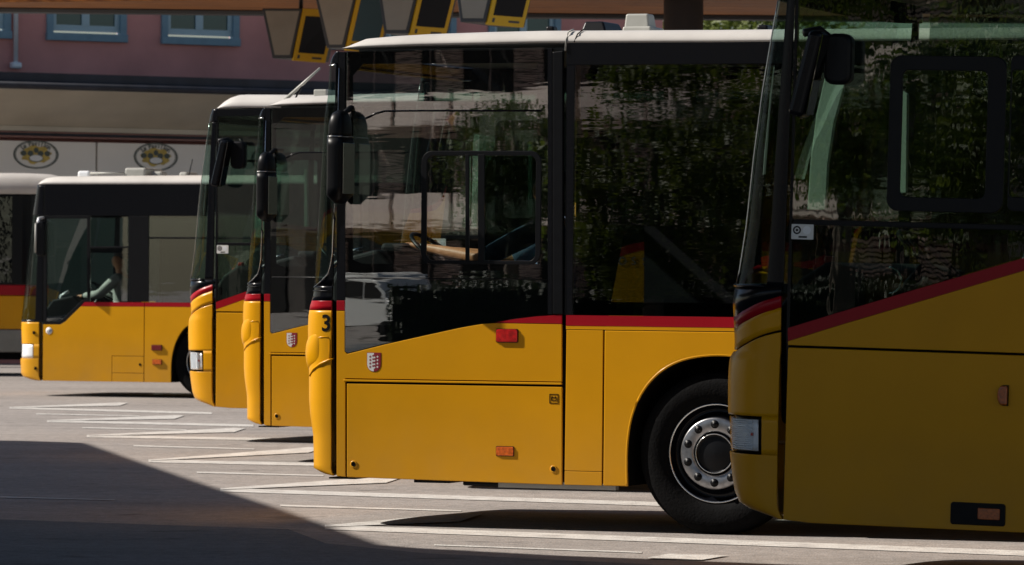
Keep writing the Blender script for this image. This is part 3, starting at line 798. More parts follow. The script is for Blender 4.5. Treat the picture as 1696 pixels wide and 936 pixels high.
# ------------------------------------------------------------------ model B: intercity coach with rising stripe
def build_coach(P):
    root = empty('bus')
    LN = 12.0
    sk = Skin(P, [(1293, 862), (1284, 858), (1262, 850.5), (1243, 844), (1227.5, 834), (1220, 815), (1216, 786), (1212.5, 753), (1211, 720), (1210, 682), (1210, 630), (1211, 612), (1213, 594), (1219, 584), (1221, 579), (1220, 550), (1219, 524), (1217.5, 494), (1221, 480), (1222.5, 473), (1227, 454), (1240, 374), (1253, 256), (1267, 150), (1280, 69), (1291, 0), (1297, -25), (1305, -43)])
    Z = lambda y, x=1301: P(x, y)[1]
    zb = Z(861)
    # the corner stripe climbs towards the side
    e = [sk.th_px(x, y) for x, y in [(1222, 525), (1240, 511), (1262, 500), (1282, 494), (1301, 489)]]
    def climb(t, dz=0.0):
        L = sorted(e)
        t = min(t, math.pi - t)
        if t <= L[0][0]: return L[0][1] + dz
        for a, b in zip(L, L[1:]):
            if a[0] <= t <= b[0]:
                q = (t - a[0]) / (b[0] - a[0]); return a[1] + (b[1] - a[1]) * q + dz
        return L[-1][1] + dz
    g = [sk.th_px(x, y) for x, y in [(1221, 581), (1236, 568), (1256, 557), (1278, 550), (1301, 546)]]
    def gap(t, dz=0.0):
        L = sorted(g); t = min(t, math.pi - t)
        if t <= L[0][0]: return L[0][1] + dz
        for a, b in zip(L, L[1:]):
            if a[0] <= t <= b[0]:
                q = (t - a[0]) / (b[0] - a[0]); return a[1] + (b[1] - a[1]) * q + dz
        return L[-1][1] + dz
    T0, T1 = 0.02, math.pi - 0.02
    zs_w = 0.062
    # headlamp cut-out in the bumper
    h0, h1 = Z(753, 1240), Z(689, 1240)
    th_r, _ = sk.th_px(1262, 720)
    sk.patch('bumper', zb, h0, M['yellow'], root, t0=T0, t1=T1, step=0.02, solid=0.03)
    sk.patch('bumper_corner', h0, h1, M['yellow'], root, t0=T0, t1=th_r, nt=12, solid=0.03)
    sk.patch('bumper_corner', h0, h1, M['yellow'], root, t0=math.pi - th_r, t1=T1, nt=12, solid=0.03)
    sk.patch('bumper_grille', h0, h1, M['yellow'], root, t0=1.25, t1=math.pi - 1.25, nt=16, solid=0.03)
    sk.patch('bumper_top', h1, lambda t: gap(t, -0.012), M['yellow'], root, t0=T0, t1=T1, step=0.03, nt=64, solid=0.03)
    sk.patch('gap_backing', lambda t: gap(t, -0.05), lambda t: gap(t, 0.02), M['seam'], root, t0=0.0, t1=math.pi, off=-0.035, solid=0.0, nt=48)
    sk.patch('front_panel', lambda t: gap(t, 0.0), lambda t: climb(t, -zs_w), M['yellow'], root, t0=T0, t1=T1, nt=64)
    sk.patch('front_stripe', lambda t: climb(t, -zs_w), lambda t: climb(t), M['red'], root, t0=T0, t1=T1, nt=64)
    zw = Z(476)
    sk.patch('front_apron', lambda t: climb(t), lambda t: max(zw, climb(t) + 0.012), M['black'], root, t0=T0, t1=T1, nt=64)
    ztop = Z(-2)
    tp, _ = sk.th_px(1276, 400)
    sk.patch('windscreen_pillar', zw, ztop, M['black'], root, t0=0.015, t1=tp, nt=10)
    sk.patch('windscreen_pillar', zw, ztop, M['black'], root, t0=math.pi - tp, t1=math.pi - 0.015, nt=10)
    sk.patch('windscreen', zw, ztop, M['shield'], root, t0=tp, t1=math.pi - tp, solid=0)
    sk.patch('windscreen_header', ztop, Z(-43), M['black'], root, t0=0.0, t1=math.pi, step=0.02)
    tube('windscreen_trim', [sk.P(tp + 0.55, zw + (ztop - zw) * k / 20, 0.004) for k in range(21)], 0.004, M['chrome'], root, seg=6)
    tube('apron_lip', [sk.P(R(8 + 3 * k), zw + 0.002, 0.004) for k in range(0, 55)], 0.008, M['black'], root, seg=8)
    # headlamps
    for sgn in (0, 1):
        f = (lambda t: t) if not sgn else (lambda t: math.pi - t)
        hl = empty('headlamp', (0, 0, 0), (0, 0, 0), root)
        tz = (h0 + 0.02, h1 - 0.02)
        a, b = sorted((f(th_r), f(1.25)))
        sk.patch('lamp_bezel', h0 - 0.004, h1 + 0.004, M['satin'], hl, t0=a, t1=b, off=-0.035, nt=14, solid=0.01)
        a, b = sorted((f(th_r + 0.05), f(1.2)))
        sk.patch('lamp_reflector', tz[0], tz[1], M['lamp'], hl, t0=a, t1=b, off=-0.020, nt=14, solid=0.004)
        n = 15
        V = []; Fc = []
        for i in range(n):
            z = tz[0] + (tz[1] - tz[0]) * (i + .5) / n
            p = [sk.P(a + 0.06 + (b - a - 0.12) * k / 8, z, -0.015) for k in range(9)]
            v, fc = tube_data(p, 0.0035, 5); o_ = len(V); V += v; Fc += [tuple(o_ + q for q in ff) for ff in fc]
        mesh('lens_ridges', V, Fc, M['lamp'], hl, smooth=True)
        sk.patch('lamp_lens', tz[0] - 0.006, tz[1] + 0.006, M['lampglass'], hl, t0=a - 0.01, t1=b + 0.01, off=-0.006, nt=14, solid=0)
        q = sk.P(f(th_r + 0.12), (h0 + h1) / 2 + 0.005, -0.016)
        box('marker_bulb', q[0] - .006, q[0] + .006, q[1] - .006, q[1] + .006, q[2] - .008, q[2] + .008, M['redlens'], hl)
    # side plates
    P0 = lambda x, y: P(x, y)
    st_top = [(1305, 543.5), (1390, 517.5), (1500, 484.5), (1600, 455.5), (1696, 427.5), (1800, 397), (1830, 391)]
    st_bot = [(1305, 565), (1390, 538.5), (1500, 506), (1600, 476.5), (1696, 448), (1800, 417.5), (1830, 411)]
    ts, bs = P.poly(st_top), P.poly(st_bot)
    zS1, zS0 = ts[-1][1], bs[-1][1]
    plate('side_stripe', bs + [(LN, zS0), (LN, zS1)] + ts[::-1], -0.001, 0.02, M['red'], root, bevel=0)
    zg = Z(571.5, 1305)
    plate('upper_side_panel', [(P(1305, 568)[0], zg)] + [(u, z - 0.001) for u, z in bs] + [(LN, zS0 - 0.001), (LN, zg)], 0, 0.02, M['yellow'], root)
    ul = P(1301.5, 700)[0]; zl = zg - 0.013
    uw = 2.72; dw = 6.2; rr = 0.60; zc = 0.52
    zd = Z(868, 1400)
    def arch(c): return [(c + rr * math.cos(R(a)), zc + rr * math.sin(R(a))) for a in range(205, -26, -10)]
    e0 = 1.98; a1_, a2_ = arch(uw), arch(uw + dw)
    # lower panels
    plate('luggage_hatch', [(ul, zl), (ul, P(1300, 861)[1])] + P.poly([(1345, 866.5)]) + [(e0, zd), (e0, zl)], 0, 0.02, M['yellow'], root, bevel=0.004)
    plate('front_arch_panel', [(e0 + 0.008, zl), (e0 + 0.008, zd)] + [(u, max(z, zd)) for u, z in a1_] + [(uw + 0.75, zd), (uw + 0.75, zl)], 0, 0.02, M['yellow'], root, bevel=0.004)
    a = uw + 0.758; b = uw + dw - 0.75; ns = 3
    for i in range(ns):
        q0 = a + (b - a) * i / ns; q1 = a + (b - a) * (i + 1) / ns - 0.008
        plate('luggage_door', [(q0, zd), (q1, zd), (q1, zl), (q0, zl)], 0, 0.02, M['yellow'], root, bevel=0.004)
    plate('rear_arch_panel', [(b, zl), (b, zd)] + [(u, max(z, zd)) for u, z in a2_] + [(uw + dw + 0.75, zd), (uw + dw + 0.75, zl)], 0, 0.02, M['yellow'], root, bevel=0.004)
    plate('engine_door', [(uw + dw + 0.758, zd), (LN, zd), (LN, zl), (uw + dw + 0.758, zl)], 0, 0.02, M['yellow'], root, bevel=0.004)
    plate('side_frame', [(0, zg + 0.02), (0, zb + 0.02), (e0, zd + 0.015)] + [(u, max(z, zd)) for u, z in a1_] + [(uw + .9, zd + .015), (b, zd + .015)] + [(u, max(z, zd)) for u, z in a2_] + [(LN, zd + .015), (LN, zS0 - 0.02), (bs[-1][0], zS0 - 0.02), (bs[0][0] + 0.02, bs[0][1] - 0.012)], 0.022, 0.05, M['seam'], root, bevel=0)
    plate('seam_strip', [(0.004, zb + 0.01), (0.022, zb + 0.01), (0.05, Z(500)), (0.028, Z(500))], 0.012, 0.03, M['seam'], root, bevel=0)
    for c in (uw, uw + dw):
        arr = [(u, max(z, zd)) for u, z in arch(c)]; n = len(arr)
        V = [(u, 0.03, z) for u, z in arr] + [(u, 0.62, z) for u, z in arr]
        mesh('wheel_housing', V, [(i, i + 1, n + i + 1, n + i) for i in range(n - 1)] + [tuple(range(n, 2 * n))], M['seam'], root)
        zw_ = 0.498 + math.tan(P.rot[1]) * c
        wheel(root, c, 0.035, zw_, 0.498); wheel(root, c, 2.465, zw_, 0.498, flip=True)
    # glazing
    zt = Z(-43) - 0.004
    ug = P(1306, 400)[0]
    zrail0, zrail1 = P(1310, 372)[1], P(1310, 363)[1]
    plate('lower_window', [(ug, ts[0][1] + 0.006)] + [(u, z + 0.004) for u, z in ts] + [(bs[-1][0], zrail0), (ug, zrail0)], 0.002, 0.008, M['glassB'], root, bevel=0)
    plate('window_rail', [(0.012, zrail0), (LN, zrail0), (LN, zrail1), (0.012, zrail1)], -0.004, 0.02, M['satin'], root, bevel=0.003)
    plate('window_post', [(bs[-1][0], zS1 + 0.002), (bs[-1][0] + 0.1, zS1 + 0.002), (bs[-1][0] + 0.1, zrail0), (bs[-1][0], zrail0)], 0.003, 0.03, M['black'], root)
    plate('rear_waist_panel', [(bs[-1][0] + 0.1, zS1 + 0.002), (LN, zS1 + 0.002), (LN, zrail0), (bs[-1][0] + 0.1, zrail0)], 0.0, 0.03, M['black'], root)
    u = ug; k = 0
    while u < LN - 0.4:
        e_ = min(u + (2.05 if k == 0 else 1.7), LN - 0.03)
        plate('driver_window' if k == 0 else 'side_window', [(u, zrail1), (e_ - 0.006, zrail1), (e_ - 0.006, zt - 0.07), (u, zt - 0.07)], 0.002, 0.008, M['glassB'] if k == 0 else M['glassP'], root, bevel=0)
        plate('window_post', [(e_ - 0.06, zrail1), (e_ + 0.05, zrail1), (e_ + 0.05, zt), (e_ - 0.06, zt)], 0.012, 0.05, M['satin'], root)
        u = e_; k += 1
    plate('cant_rail', [(0.0, zt - 0.07), (LN, zt - 0.07), (LN, zt), (0, zt)], 0.0, 0.03, M['black'], root)
    plate('front_pillar', [(0.006, zb + 0.62), (ug, bs[0][1] + 0.03), (ug, zt - 0.07), (0.006, zt - 0.07)], 0.001, 0.03, M['black'], root)
    a0, b0 = P(1468, 349), P(1668, 94)
    a1, b1 = P(1490, 326), P(1637, 118)
    ring_plate('sliding_window_frame', rrect(a0[0], b0[0], a0[1], b0[1], 0.06), rrect(a1[0], b1[0], a1[1], b1[1], 0.035), -0.005, 0.014, M['satin'], root, bevel=0.004)
    a0, b0 = P(1640, 349), P(1860, 94)
    a1, b1 = P(1652, 326), P(1845, 118)
    ring_plate('sliding_window_frame', rrect(a0[0] + .09, b0[0], a0[1], b0[1], 0.03), rrect(a1[0] + .06, b1[0], a1[1], b1[1], 0.02), -0.003, 0.014, M['satin'], root, bevel=0.004)
    # roof
    roof(root, P, [(1318, -43), (1325, -43.5), (1335, -44), (1352, -44.5), (1372, -45), (1400, -45), (1696, -40)],
         [(1318, -45), (1325, -58), (1335, -70), (1352, -81), (1372, -87), (1400, -88), (1696, -83)], LN, M['roofwhite'])
    zr_ = P(1400, -86)[1]
    V, Fc = boxes_data([(0.9, 1.15, 0.5, 0.9, zr_ - 0.03, zr_ + 0.04)])
    mesh('roof_vent', V, Fc, M['satin'], root, bevel=0.02)
    box('roof_hatch', 4.0, 4.8, 0.85, 1.65, zr_ - 0.03, zr_ + 0.08, M['offwhite'], root, bevel=0.03)
    # hanging mirror
    m = empty('side_mirror', (0, 0, 0), (0, 0, 0), root)
    v_ = -0.22
    Q = lambda x, y, v=v_: (*P(x, y, v),)
    q = [Q(1344, 50), Q(1368, 54), Q(1333, 196), Q(1308, 189)]
    V = [(u, v_ - 0.06, z) for u, z in q] + [(u, v_ + 0.10, z) for u, z in q]
    mesh('mirror_housing', V, [(0, 1, 2, 3), (7, 6, 5, 4), (0, 4, 5, 1), (1, 5, 6, 2), (2, 6, 7, 3), (3, 7, 4, 0)], M['black'], m, bevel=0.025, segs=3)
    q = [Q(1366, 58), Q(1338, 190)]
    du = 0.005
    V = [(q[0][0] + du, v_ - .045, q[0][1]), (q[0][0] + du, v_ + .085, q[0][1]), (q[1][0] + du, v_ + .085, q[1][1]), (q[1][0] + du, v_ - .045, q[1][1])]
    mesh('mirror_glass', V, [(0, 1, 2, 3)], M['mirrorglass'], m, solid=0.004)
    a0, b0 = P(1366, 140, -0.1), P(1414, 56, -0.1)
    plate('mirror_head', rrect(a0[0], b0[0], a0[1], b0[1], 0.05), -0.14, -0.05, M['satin'], m, bevel=0.02)
    tube('mirror_arm', [(P(1390, 60)[0], -0.09, P(1390, 70)[1]), (P(1372, 40)[0], -0.16, P(1372, 52)[1]), (P(1352, 45)[0], v_, P(1352, 58)[1])], 0.022, M['satin'], m)
    tube('mirror_arm', [(P(1385, 60)[0], -0.1, P(1385, 100)[1]), (P(1385, 60)[0], 0.02, P(1385, 96)[1])], 0.02, M['satin'], m)
    # lamps and sticker
    c = P(1661, 655); hz = 0.05
    l = empty('side_turn_lamp', (c[0], 0, c[1]), (0, 0, 0), root)
    dpoly = [(0.028, -hz), (0.028, hz), (0.002, hz)] + [(0.002 - 0.026 * math.sin(R(a_)), hz * math.cos(R(a_))) for a_ in range(25, 180, 25)] + [(0.002, -hz)]
    plate('lamp_lens', dpoly, -0.03, -0.004, M['orange2'], l, bevel=0.008, segs=3)
    plate('lamp_base', [(u * 1.12, z * 1.08) for u, z in dpoly], -0.008, 0, M['satin'], l, bevel=0.001)
    a0, b0 = P(1574, 868), P(1666, 835)
    l = empty('skirt_lamp', (0, 0, 0), (0, 0, 0), root)
    plate('lamp_recess', rrect(a0[0], b0[0], a0[1], b0[1], 0.015), -0.006, 0.0, M['satin'], l, bevel=0.003)
    a0, b0 = P(1620, 860), P(1657, 843)
    plate('lamp_lens', rrect(a0[0], b0[0], a0[1], b0[1], 0.006), -0.014, -0.004, M['orange2'], l, bevel=0.003)
    a0, b0 = P(1311, 396), P(1348, 372)
    l = empty('window_sticker', (0, 0, 0), (0, 0, 0), root)
    plate('sticker_sheet', rrect(a0[0], b0[0], a0[1], b0[1], 0.004), -0.0045, -0.002, M['white'], l, bevel=0)
    for du_, mm in ((0.030, 'blackink'), (0.084, 'offwhite')):
        cx, cz = a0[0] + du_, b0[1] - 0.031
        n = 20; ri = 0.011 if mm == 'blackink' else 0.0
        if ri:
            ring_plate('sticker_emblem', [(cx + .022 * math.cos(2 * math.pi * k / n), cz + .022 * math.sin(2 * math.pi * k / n)) for k in range(n)], [(cx + .014 * math.cos(2 * math.pi * k / n), cz + .014 * math.sin(2 * math.pi * k / n)) for k in range(n)], -0.0055, -0.004, M['satin'], l, bevel=0)
            plate('sticker_emblem', [(cx + .007 * math.cos(2 * math.pi * k / n), cz + .007 * math.sin(2 * math.pi * k / n)) for k in range(n)], -0.0055, -0.004, M['satin'], l, bevel=0)
        else:
            plate('sticker_emblem', [(cx + .022 * math.cos(2 * math.pi * k / n), cz + .022 * math.sin(2 * math.pi * k / n)) for k in range(n)], -0.0055, -0.004, M['lamp'], l, bevel=0)
    plate('sticker_print', [(a0[0] + .04, a0[1] + .008), (a0[0] + .085, a0[1] + .008), (a0[0] + .085, a0[1] + .017), (a0[0] + .04, a0[1] + .017)], -0.0055, -0.004, M['satin'], l, bevel=0)
    # far side and inside
    zs_ = zS1
    far_shell(root, zb + 0.02, zs_ - 0.25, zt - 0.07, zt, LN, first=1.1, pitch=1.7)
    box('saloon_floor', 1.6, LN - 0.05, 0.66, 1.84, zb + 0.45, zb + 0.55, M['interior'], root)
    box('cab_floor', -0.02, 1.6, 0.06, 2.3, zb + 0.14, zb + 0.40, M['interior'], root)
    box('headlining', 0.15, LN - 0.05, 0.06, 2.44, zt - 0.06, zt - 0.03, M['ceiling'], root)
    zdash = P(1400, 440)[1]
    V, Fc = prism_data([(-0.08, zb + 0.5), (-0.10, zdash - 0.22), (0.0, zdash - 0.08), (0.15, zdash + 0.02), (0.36, zdash - 0.02), (0.42, zb + 0.4)], 0.16, 2.3)
    mesh('dashboard', V, Fc, M['vinyl'], root, bevel=0.03, segs=3)
    steering(root, 0.62, 0.56, zdash + 0.04, tilt=40)
    seat(root, 1.38, 0.56, zb + 0.42)
    tube('grab_handle', [(0.50 + 0.07 * math.sin(R(a_)), 0.14, P(1450, 465)[1] - 0.07 * math.cos(R(a_))) for a_ in range(0, 181, 20)], 0.008, M['chrome'], root)
    tube('hand_pole', [(0.05, 0.3, zb + 0.5), (0.05, 0.3, P(1310, 440)[1])], 0.012, M['polered'], root)
    box('fire_extinguisher', 0.10, 0.15, 0.28, 0.34, P(1368, 436)[1], P(1360, 424)[1], M['polered'], root, bevel=0.01)
    tube('hand_pole', [(1.05, 0.6, P(1530, 480)[1]), (1.09, 0.6, P(1530, 450)[1]), (1.13, 0.6, P(1535, 405)[1])], 0.014, M['chrome'], root)
    tube('hand_pole', [(1.30, 0.7, P(1560, 470)[1]), (1.34, 0.7, P(1560, 440)[1]), (1.33, 0.7, P(1555, 395)[1])], 0.014, M['chrome'], root)
    for pts in ([(1366, 128), (1401, 134), (1382, 200), (1371, 270), (1367, 348), (1337, 348), (1342, 270), (1352, 190)], [(1494, 150), (1503, 156), (1501, 320), (1490, 320)]):
        plate('bright_streak', P.poly(pts, 2.36), 2.36, 2.40, M['palestreak'], root, bevel=0.004)  # pale strips stand in for bright streaks seen through the coach glass
    box('sun_blind', -0.06, 0.75, 0.10, 0.13, P(1400, 120)[1], P(1400, 112)[1], M['ceiling'], root)
    for i in range(8):
        for v in (0.32, 0.76, 1.76, 2.2):
            seat(root, 2.6 + i * 0.85, v, zb + 0.55)
    return root, sk

busB, skB = build_coach(PB)
busB.location = PB.loc; busB.rotation_euler = PB.rot
busB1 = copy_tree(busB); busB1.location = PB1.loc; busB1.rotation_euler = PB1.rot
busBH = copy_tree(busB); busBH.location = PBH.loc; busBH.rotation_euler = PBH.rot
for b_, dz in ((busB1, 0), (busBH, 0)):
    for w_ in [x for x in bpy.data.objects if x.parent == b_ and x.name.split('.')[0] == 'wheel']:
        w_.location.z = 0.498
tag(busB, 'yellow coach in shade at the right edge with rising dark red stripe and square headlamp', 'bus', 'yellow buses parked side by side')
tag(busB1, 'small-looking yellow coach with white headlamp and slanted mirror, third from the left edge', 'bus', 'yellow buses parked side by side')
tag(busBH, 'yellow coach with chrome lettering glimpsed through the windows of the bus marked 3', 'bus', 'yellow buses parked side by side')
busB1['label'] = 'yellow coach with white headlamp and slanted silver-edged mirror, left of the capsule-mirror buses'
q2, q3 = PB1(404, 168, .4), PB1(420, 157, .4)
box('roof_lamp', q2[0], q3[0], .4, .7, q2[1], q3[1], M['lamp'], busB1, bevel=.02)
# raised chrome letters under the stripe of the half-hidden coach
u0, z0 = PBH(1075, 433)
for i, ch in enumerate('CROSSWAY'):
    lo = text_on_side(busBH, 'chrome_letter', ch, PBH(1000 + 18.5 * (i - 0.3), 433)[0], PBH(1013, 433)[1], 0.085, M['chrome'], bold=0.002, v=-0.006)

# ------------------------------------------------------------------ model C: city bus at the back
def build_city(P):
    root = empty('bus')
    LN = 11.9
    sk = Skin(P, [(66, 631), (50, 629), (36, 624), (32.5, 618), (31.5, 596), (33, 594), (34, 569), (33, 545), (33.5, 526), (34.5, 521), (43, 441), (53.5, 355.5), (60, 315), (62, 306), (63, 303)], n=3.6)
    Z = lambda y, x=71: P(x, y)[1]
    zb = Z(630.5)
    T0, T1 = 0.02, math.pi - 0.02
    h0, h1 = Z(594), Z(570)
    zyt = Z(534)
    tlp, _ = sk.th_px(56, 585)
    sk.patch('bumper', zb, h0, M['yellow'], root, t0=T0, t1=T1, step=0.02)
    sk.patch('bumper_corner', h0, h1, M['yellow'], root, t0=T0, t1=tlp, nt=12)
    sk.patch('bumper_corner', h0, h1, M['yellow'], root, t0=math.pi - tlp, t1=T1, nt=12)
    sk.patch('headlamp', h0 + 0.004, h1 - 0.004, M['lamp'], root, t0=tlp + 0.02, t1=1.25, off=-0.006, nt=12)
    sk.patch('headlamp', h0 + 0.004, h1 - 0.004, M['lamp'], root, t0=math.pi - 1.25, t1=math.pi - tlp - 0.02, off=-0.006, nt=12)
    sk.patch('bumper_grille', h0, h1, M['yellow'], root, t0=1.27, t1=math.pi - 1.27, nt=12)
    sk.patch('front_panel', h1, zyt, M['yellow'], root, t0=T0, t1=T1, step=0.03)
    tp, _ = sk.th_px(61, 450)
    zt = Z(306)
    sk.patch('windscreen_pillar', zyt, zt, M['black'], root, t0=0.0, t1=tp, nt=10)
    sk.patch('windscreen_pillar', zyt, zt, M['black'], root, t0=math.pi - tp, t1=math.pi, nt=10)
    zhd = Z(357)
    sk.patch('windscreen', zyt + 0.03, zhd, M['shield'], root, t0=tp, t1=math.pi - tp, solid=0)
    sk.patch('windscreen_surround', zyt, zyt + 0.03, M['black'], root, t0=tp, t1=math.pi - tp, nt=24)
    sk.patch('destination_header', zhd, zt, M['black'], root, t0=tp, t1=math.pi - tp, nt=24)
    zs0, zs1 = Z(507.5, 200), Z(500.5, 200)
    us = P(139, 504)[0]
    u239 = P(239, 560)[0]
    zhat = [P(186, 590), P(238, 618)]
    prof_l = P.poly([(71.5, 537.5), (100, 537.8), (108, 533), (134, 507.5)])
    plate('front_side_panel', [(0.005, zb), (zhat[0][0] - .006, zb), (zhat[0][0] - .006, zhat[0][1] + .006), (u239 - .006, zhat[0][1] + .006), (u239 - 0.006, zs0)] + prof_l[::-1], 0, 0.02, M['yellow'], root)
    plate('service_flap', [(zhat[0][0], zhat[1][1]), (u239 - 0.006, zhat[1][1]), (u239 - 0.006, zhat[0][1]), (zhat[0][0], zhat[0][1])], 0, 0.02, M['yellow'], root)
    plate('sill_panel', [(zhat[0][0], zb), (u239 - .006, zb), (u239 - .006, zhat[1][1] - .006), (zhat[0][0], zhat[1][1] - .006)], 0, 0.02, M['yellow'], root)
    plate('side_stripe', [P(134, 507.2), P(140, 500.5), (u239 - .004, zs1), (u239 - .004, zs0)], -0.001, 0.02, M['red'], root, bevel=0)
    plate('side_stripe', [(u239 + .004, zs0), (LN, zs0), (LN, zs1), (u239 + .004, zs1)], -0.001, 0.02, M['red'], root, bevel=0)
    uw = P(340, 600)[0]; dw = 5.9
    half = [(283, 631), (283.5, 600), (288, 575), (298, 553), (312, 539), (340, 531)]
    ar = smooth_arch([P(x, y) for x, y in arch_pts(half, 340)]); ar[0] = (ar[0][0], zb); ar[-1] = (ar[-1][0], zb)
    ar2 = [(u + dw, z) for u, z in ar]
    plate('front_arch_panel', [(u239 + .004, zs0 - .001), (u239 + .004, zb)] + ar + [(uw + 1.2, zb), (uw + 1.2, zs0 - .001)], 0, 0.02, M['yellow'], root)
    n_ = 3; a = uw + 1.206; b = uw + dw - 0.8
    for i in range(n_):
        plate('skirt_panel', [(a + (b - a) * i / n_, zb), (a + (b - a) * (i + 1) / n_ - .006, zb), (a + (b - a) * (i + 1) / n_ - .006, zs0 - .001), (a + (b - a) * i / n_, zs0 - .001)], 0, 0.02, M['yellow'], root)
    plate('rear_arch_panel', [(b, zs0 - .001), (b, zb)] + ar2 + [(LN, zb), (LN, zs0 - .001)], 0, 0.02, M['yellow'], root)
    plate('side_frame', [(0.01, zb + .01)] + ar + ar2 + [(LN, zb + .01), (LN, zs0), (P(140, 507)[0], zs0), P(104, 541), P(72, 541)], 0.022, 0.05, M['seam'], root, bevel=0)
    for c, arr in ((uw, ar), (uw + dw, ar2)):
        n = len(arr)
        V = [(u, 0.03, z) for u, z in arr] + [(u, 0.62, z) for u, z in arr]
        mesh('wheel_housing', V, [(i, i + 1, n + i + 1, n + i) for i in range(n - 1)] + [tuple(range(n, 2 * n))], M['seam'], root)
        wheel(root, c, 0.04, 0.478, 0.478); wheel(root, c, 2.46, 0.478, 0.478, flip=True)
    # glazing
    zrt = Z(305)
    plate('cant_rail', [(0.01, zhd), (LN, zhd), (LN, zrt), (0.01, zrt)], 0.0, 0.03, M['black'], root)
    plate('front_quarter_window', P.poly([(75, 359), (75, 534), (98, 534), (106, 530), (137, 499.5), (144, 499), (144, 359)]), 0.004, 0.01, M['glassA'], root, bevel=0)
    ring_plate('quarter_window_frame', P.poly([(71.5, 357.5), (71.5, 537), (100, 537.3), (108, 532.5), (139, 501), (149, 500.5), (149, 357.5)]), P.poly([(77, 362), (77, 532), (97.5, 532), (104, 528.5), (136, 497), (144, 496), (144, 362)]), 0.001, 0.03, M['satin'], root)
    plate('driver_window', P.poly([(149.5, 359), (149.5, 499), (213, 499), (213, 359)]), 0.004, 0.01, M['glassA'], root, bevel=0)
    plate('window_rail', P.poly([(149, 411), (149, 408), (213, 408), (213, 411)]), -0.003, 0.02, M['satin'], root)
    plate('window_blind', P.poly([(149, 411), (149, 419), (213, 419), (213, 411)]), 0.03, 0.04, M['interior'], root)
    plate('middle_pillar', P.poly([(213.5, 358), (213.5, 500), (246, 500), (246, 358)]), 0.001, 0.03, M['satin'], root)
    u = P(247, 400)[0]
    zw0, zw1 = zs1 + 0.002, zhd - 0.002
    while u < LN - 0.3:
        e = min(u + 1.55, LN - 0.02)
        plate('side_window', [(u, zw0), (e - .008, zw0), (e - .008, zw1), (u, zw1)], 0.004, 0.01, M['glassA'], root, bevel=0)
        plate('window_post', [(e - .06, zw0), (e + .05, zw0), (e + .05, zw1), (e - .06, zw1)], 0.012, 0.05, M['satin'], root)
        zq = P(250, 394)[1]
        plate('window_rail', [(u, zq - .012), (e - .06, zq - .012), (e - .06, zq + .012), (u, zq + .012)], -0.002, 0.02, M['satin'], root)
        u = e
    roof(root, P, [(63, 306), (66, 305.5), (72, 305), (90, 305), (335, 305)], [(63, 304), (66, 298), (72, 294), (90, 291.5), (335, 289.5)], LN, M['roofwhite'])
    zr = P(200, 290)[1]
    for (x0, x1, y1, v0, v1, m, nm) in ((206, 241, 278, .6, 1.2, 'offwhite', 'roof_vent'), (128, 148, 283, .6, .9, 'lamp', 'roof_antenna'), (248, 268, 284, .8, 1.0, 'offwhite', 'roof_vent'), (296, 310, 285, .8, 1.2, 'offwhite', 'roof_vent')):
        box(nm, P(x0, 290, v0)[0], P(x1, 290, v0)[0], v0, v1, zr - .03, P(x0, y1, v0)[1], M[m], root, bevel=0.03, segs=3)
    tube('roof_rail', [(P(150, 288, .6)[0], 0.6, P(150, 287, .6)[1]), (P(206, 288, .6)[0], 0.6, P(206, 287, .6)[1])], 0.014, M['offwhite'], root)
    tube('aerial', [(P(283, 288)[0], 0.6, P(283, 290)[1]), (P(289, 288)[0], 0.6, P(289, 262)[1])], 0.008, M['satin'], root)
    # mirror
    m = empty('side_mirror', (0, 0, 0), (0, 0, 0), root)
    q = P(58, 425, -0.2), P(73, 366, -0.2)
    plate('mirror_housing', rrect(q[0][0], q[1][0], q[0][1], q[1][1], 0.05), -0.20, -0.08, M['satin'], m, bevel=0.03, segs=3)
    tube('mirror_arm', [(q[0][0] + 0.04, -0.2, q[1][1] - 0.02), (q[0][0] + 0.0, -0.1, q[1][1] + 0.03), (0.0, 0.05, q[1][1] + 0.05)], 0.02, M['lamp'], m)
    tube('mirror_stay', [(q[0][0] + 0.012, -0.205, q[1][1] - 0.03), (q[0][0] + 0.006, -0.205, q[0][1] + 0.05)], 0.014, M['offwhite'], m)
    # lamps and badge
    lamp_plate(root, 'side_reflector', P, 251.5, 268.5, 572, 580, M['redlens2'], th=0.02, r=0.008)
    lamp_plate(root, 'side_marker', P, 253, 268, 596, 603.5, M['orange'], th=0.02, r=0.008)
    for x, y in ((56.5, 551), (59, 610)):
        t, z = sk.th_px(x, y); p = sk.P(t, z, 0.003); box('towing_cover', p[0] - .018, p[0] + .018, p[1] - .012, p[1] + .006, z - .02, z + .02, M['seam'], root, bevel=0.008)
    u, z = P(232, 604); plate('flap_lock', rrect(u - .015, u + .015, z - .018, z + .018, .012), -0.004, 0.0, M['seam'], root, bevel=0)
    u, z = P(81.5, 548)
    bd = empty('number_badge', (u, -0.002, z), (0, 0, 0), root)
    lathe('badge_disc', [(0.046, 0.002), (0.046, -0.002), (0.0005, -0.002)], M['white'], bd, seg=28)
    text_on_side(bd, 'badge_number', '129', 0, 0, 0.048, M['blueink'], bold=0.001, v=-0.003)
    # far side and inside
    far_shell(root, zb, zs1, zhd, zrt, LN, first=1.5)
    box('saloon_floor', 0.1, LN - .05, .66, 1.84, zb + .12, zb + .18, M['interior'], root)
    box('cab_floor', -0.02, 1.7, .06, 1.2, zb + .18, zb + .45, M['interior'], root)
    box('headlining', 0.1, LN - .05, .06, 2.44, zrt - .06, zrt - .03, M['ceiling'], root)
    zdash = P(120, 497)[1]
    V, Fc = prism_data([(-0.08, zb + .5), (-0.10, zdash - .2), (0.06, zdash + .0), (0.35, zdash + .06), (0.5, zdash - .06), (0.46, zb + .4)], .16, 2.2)
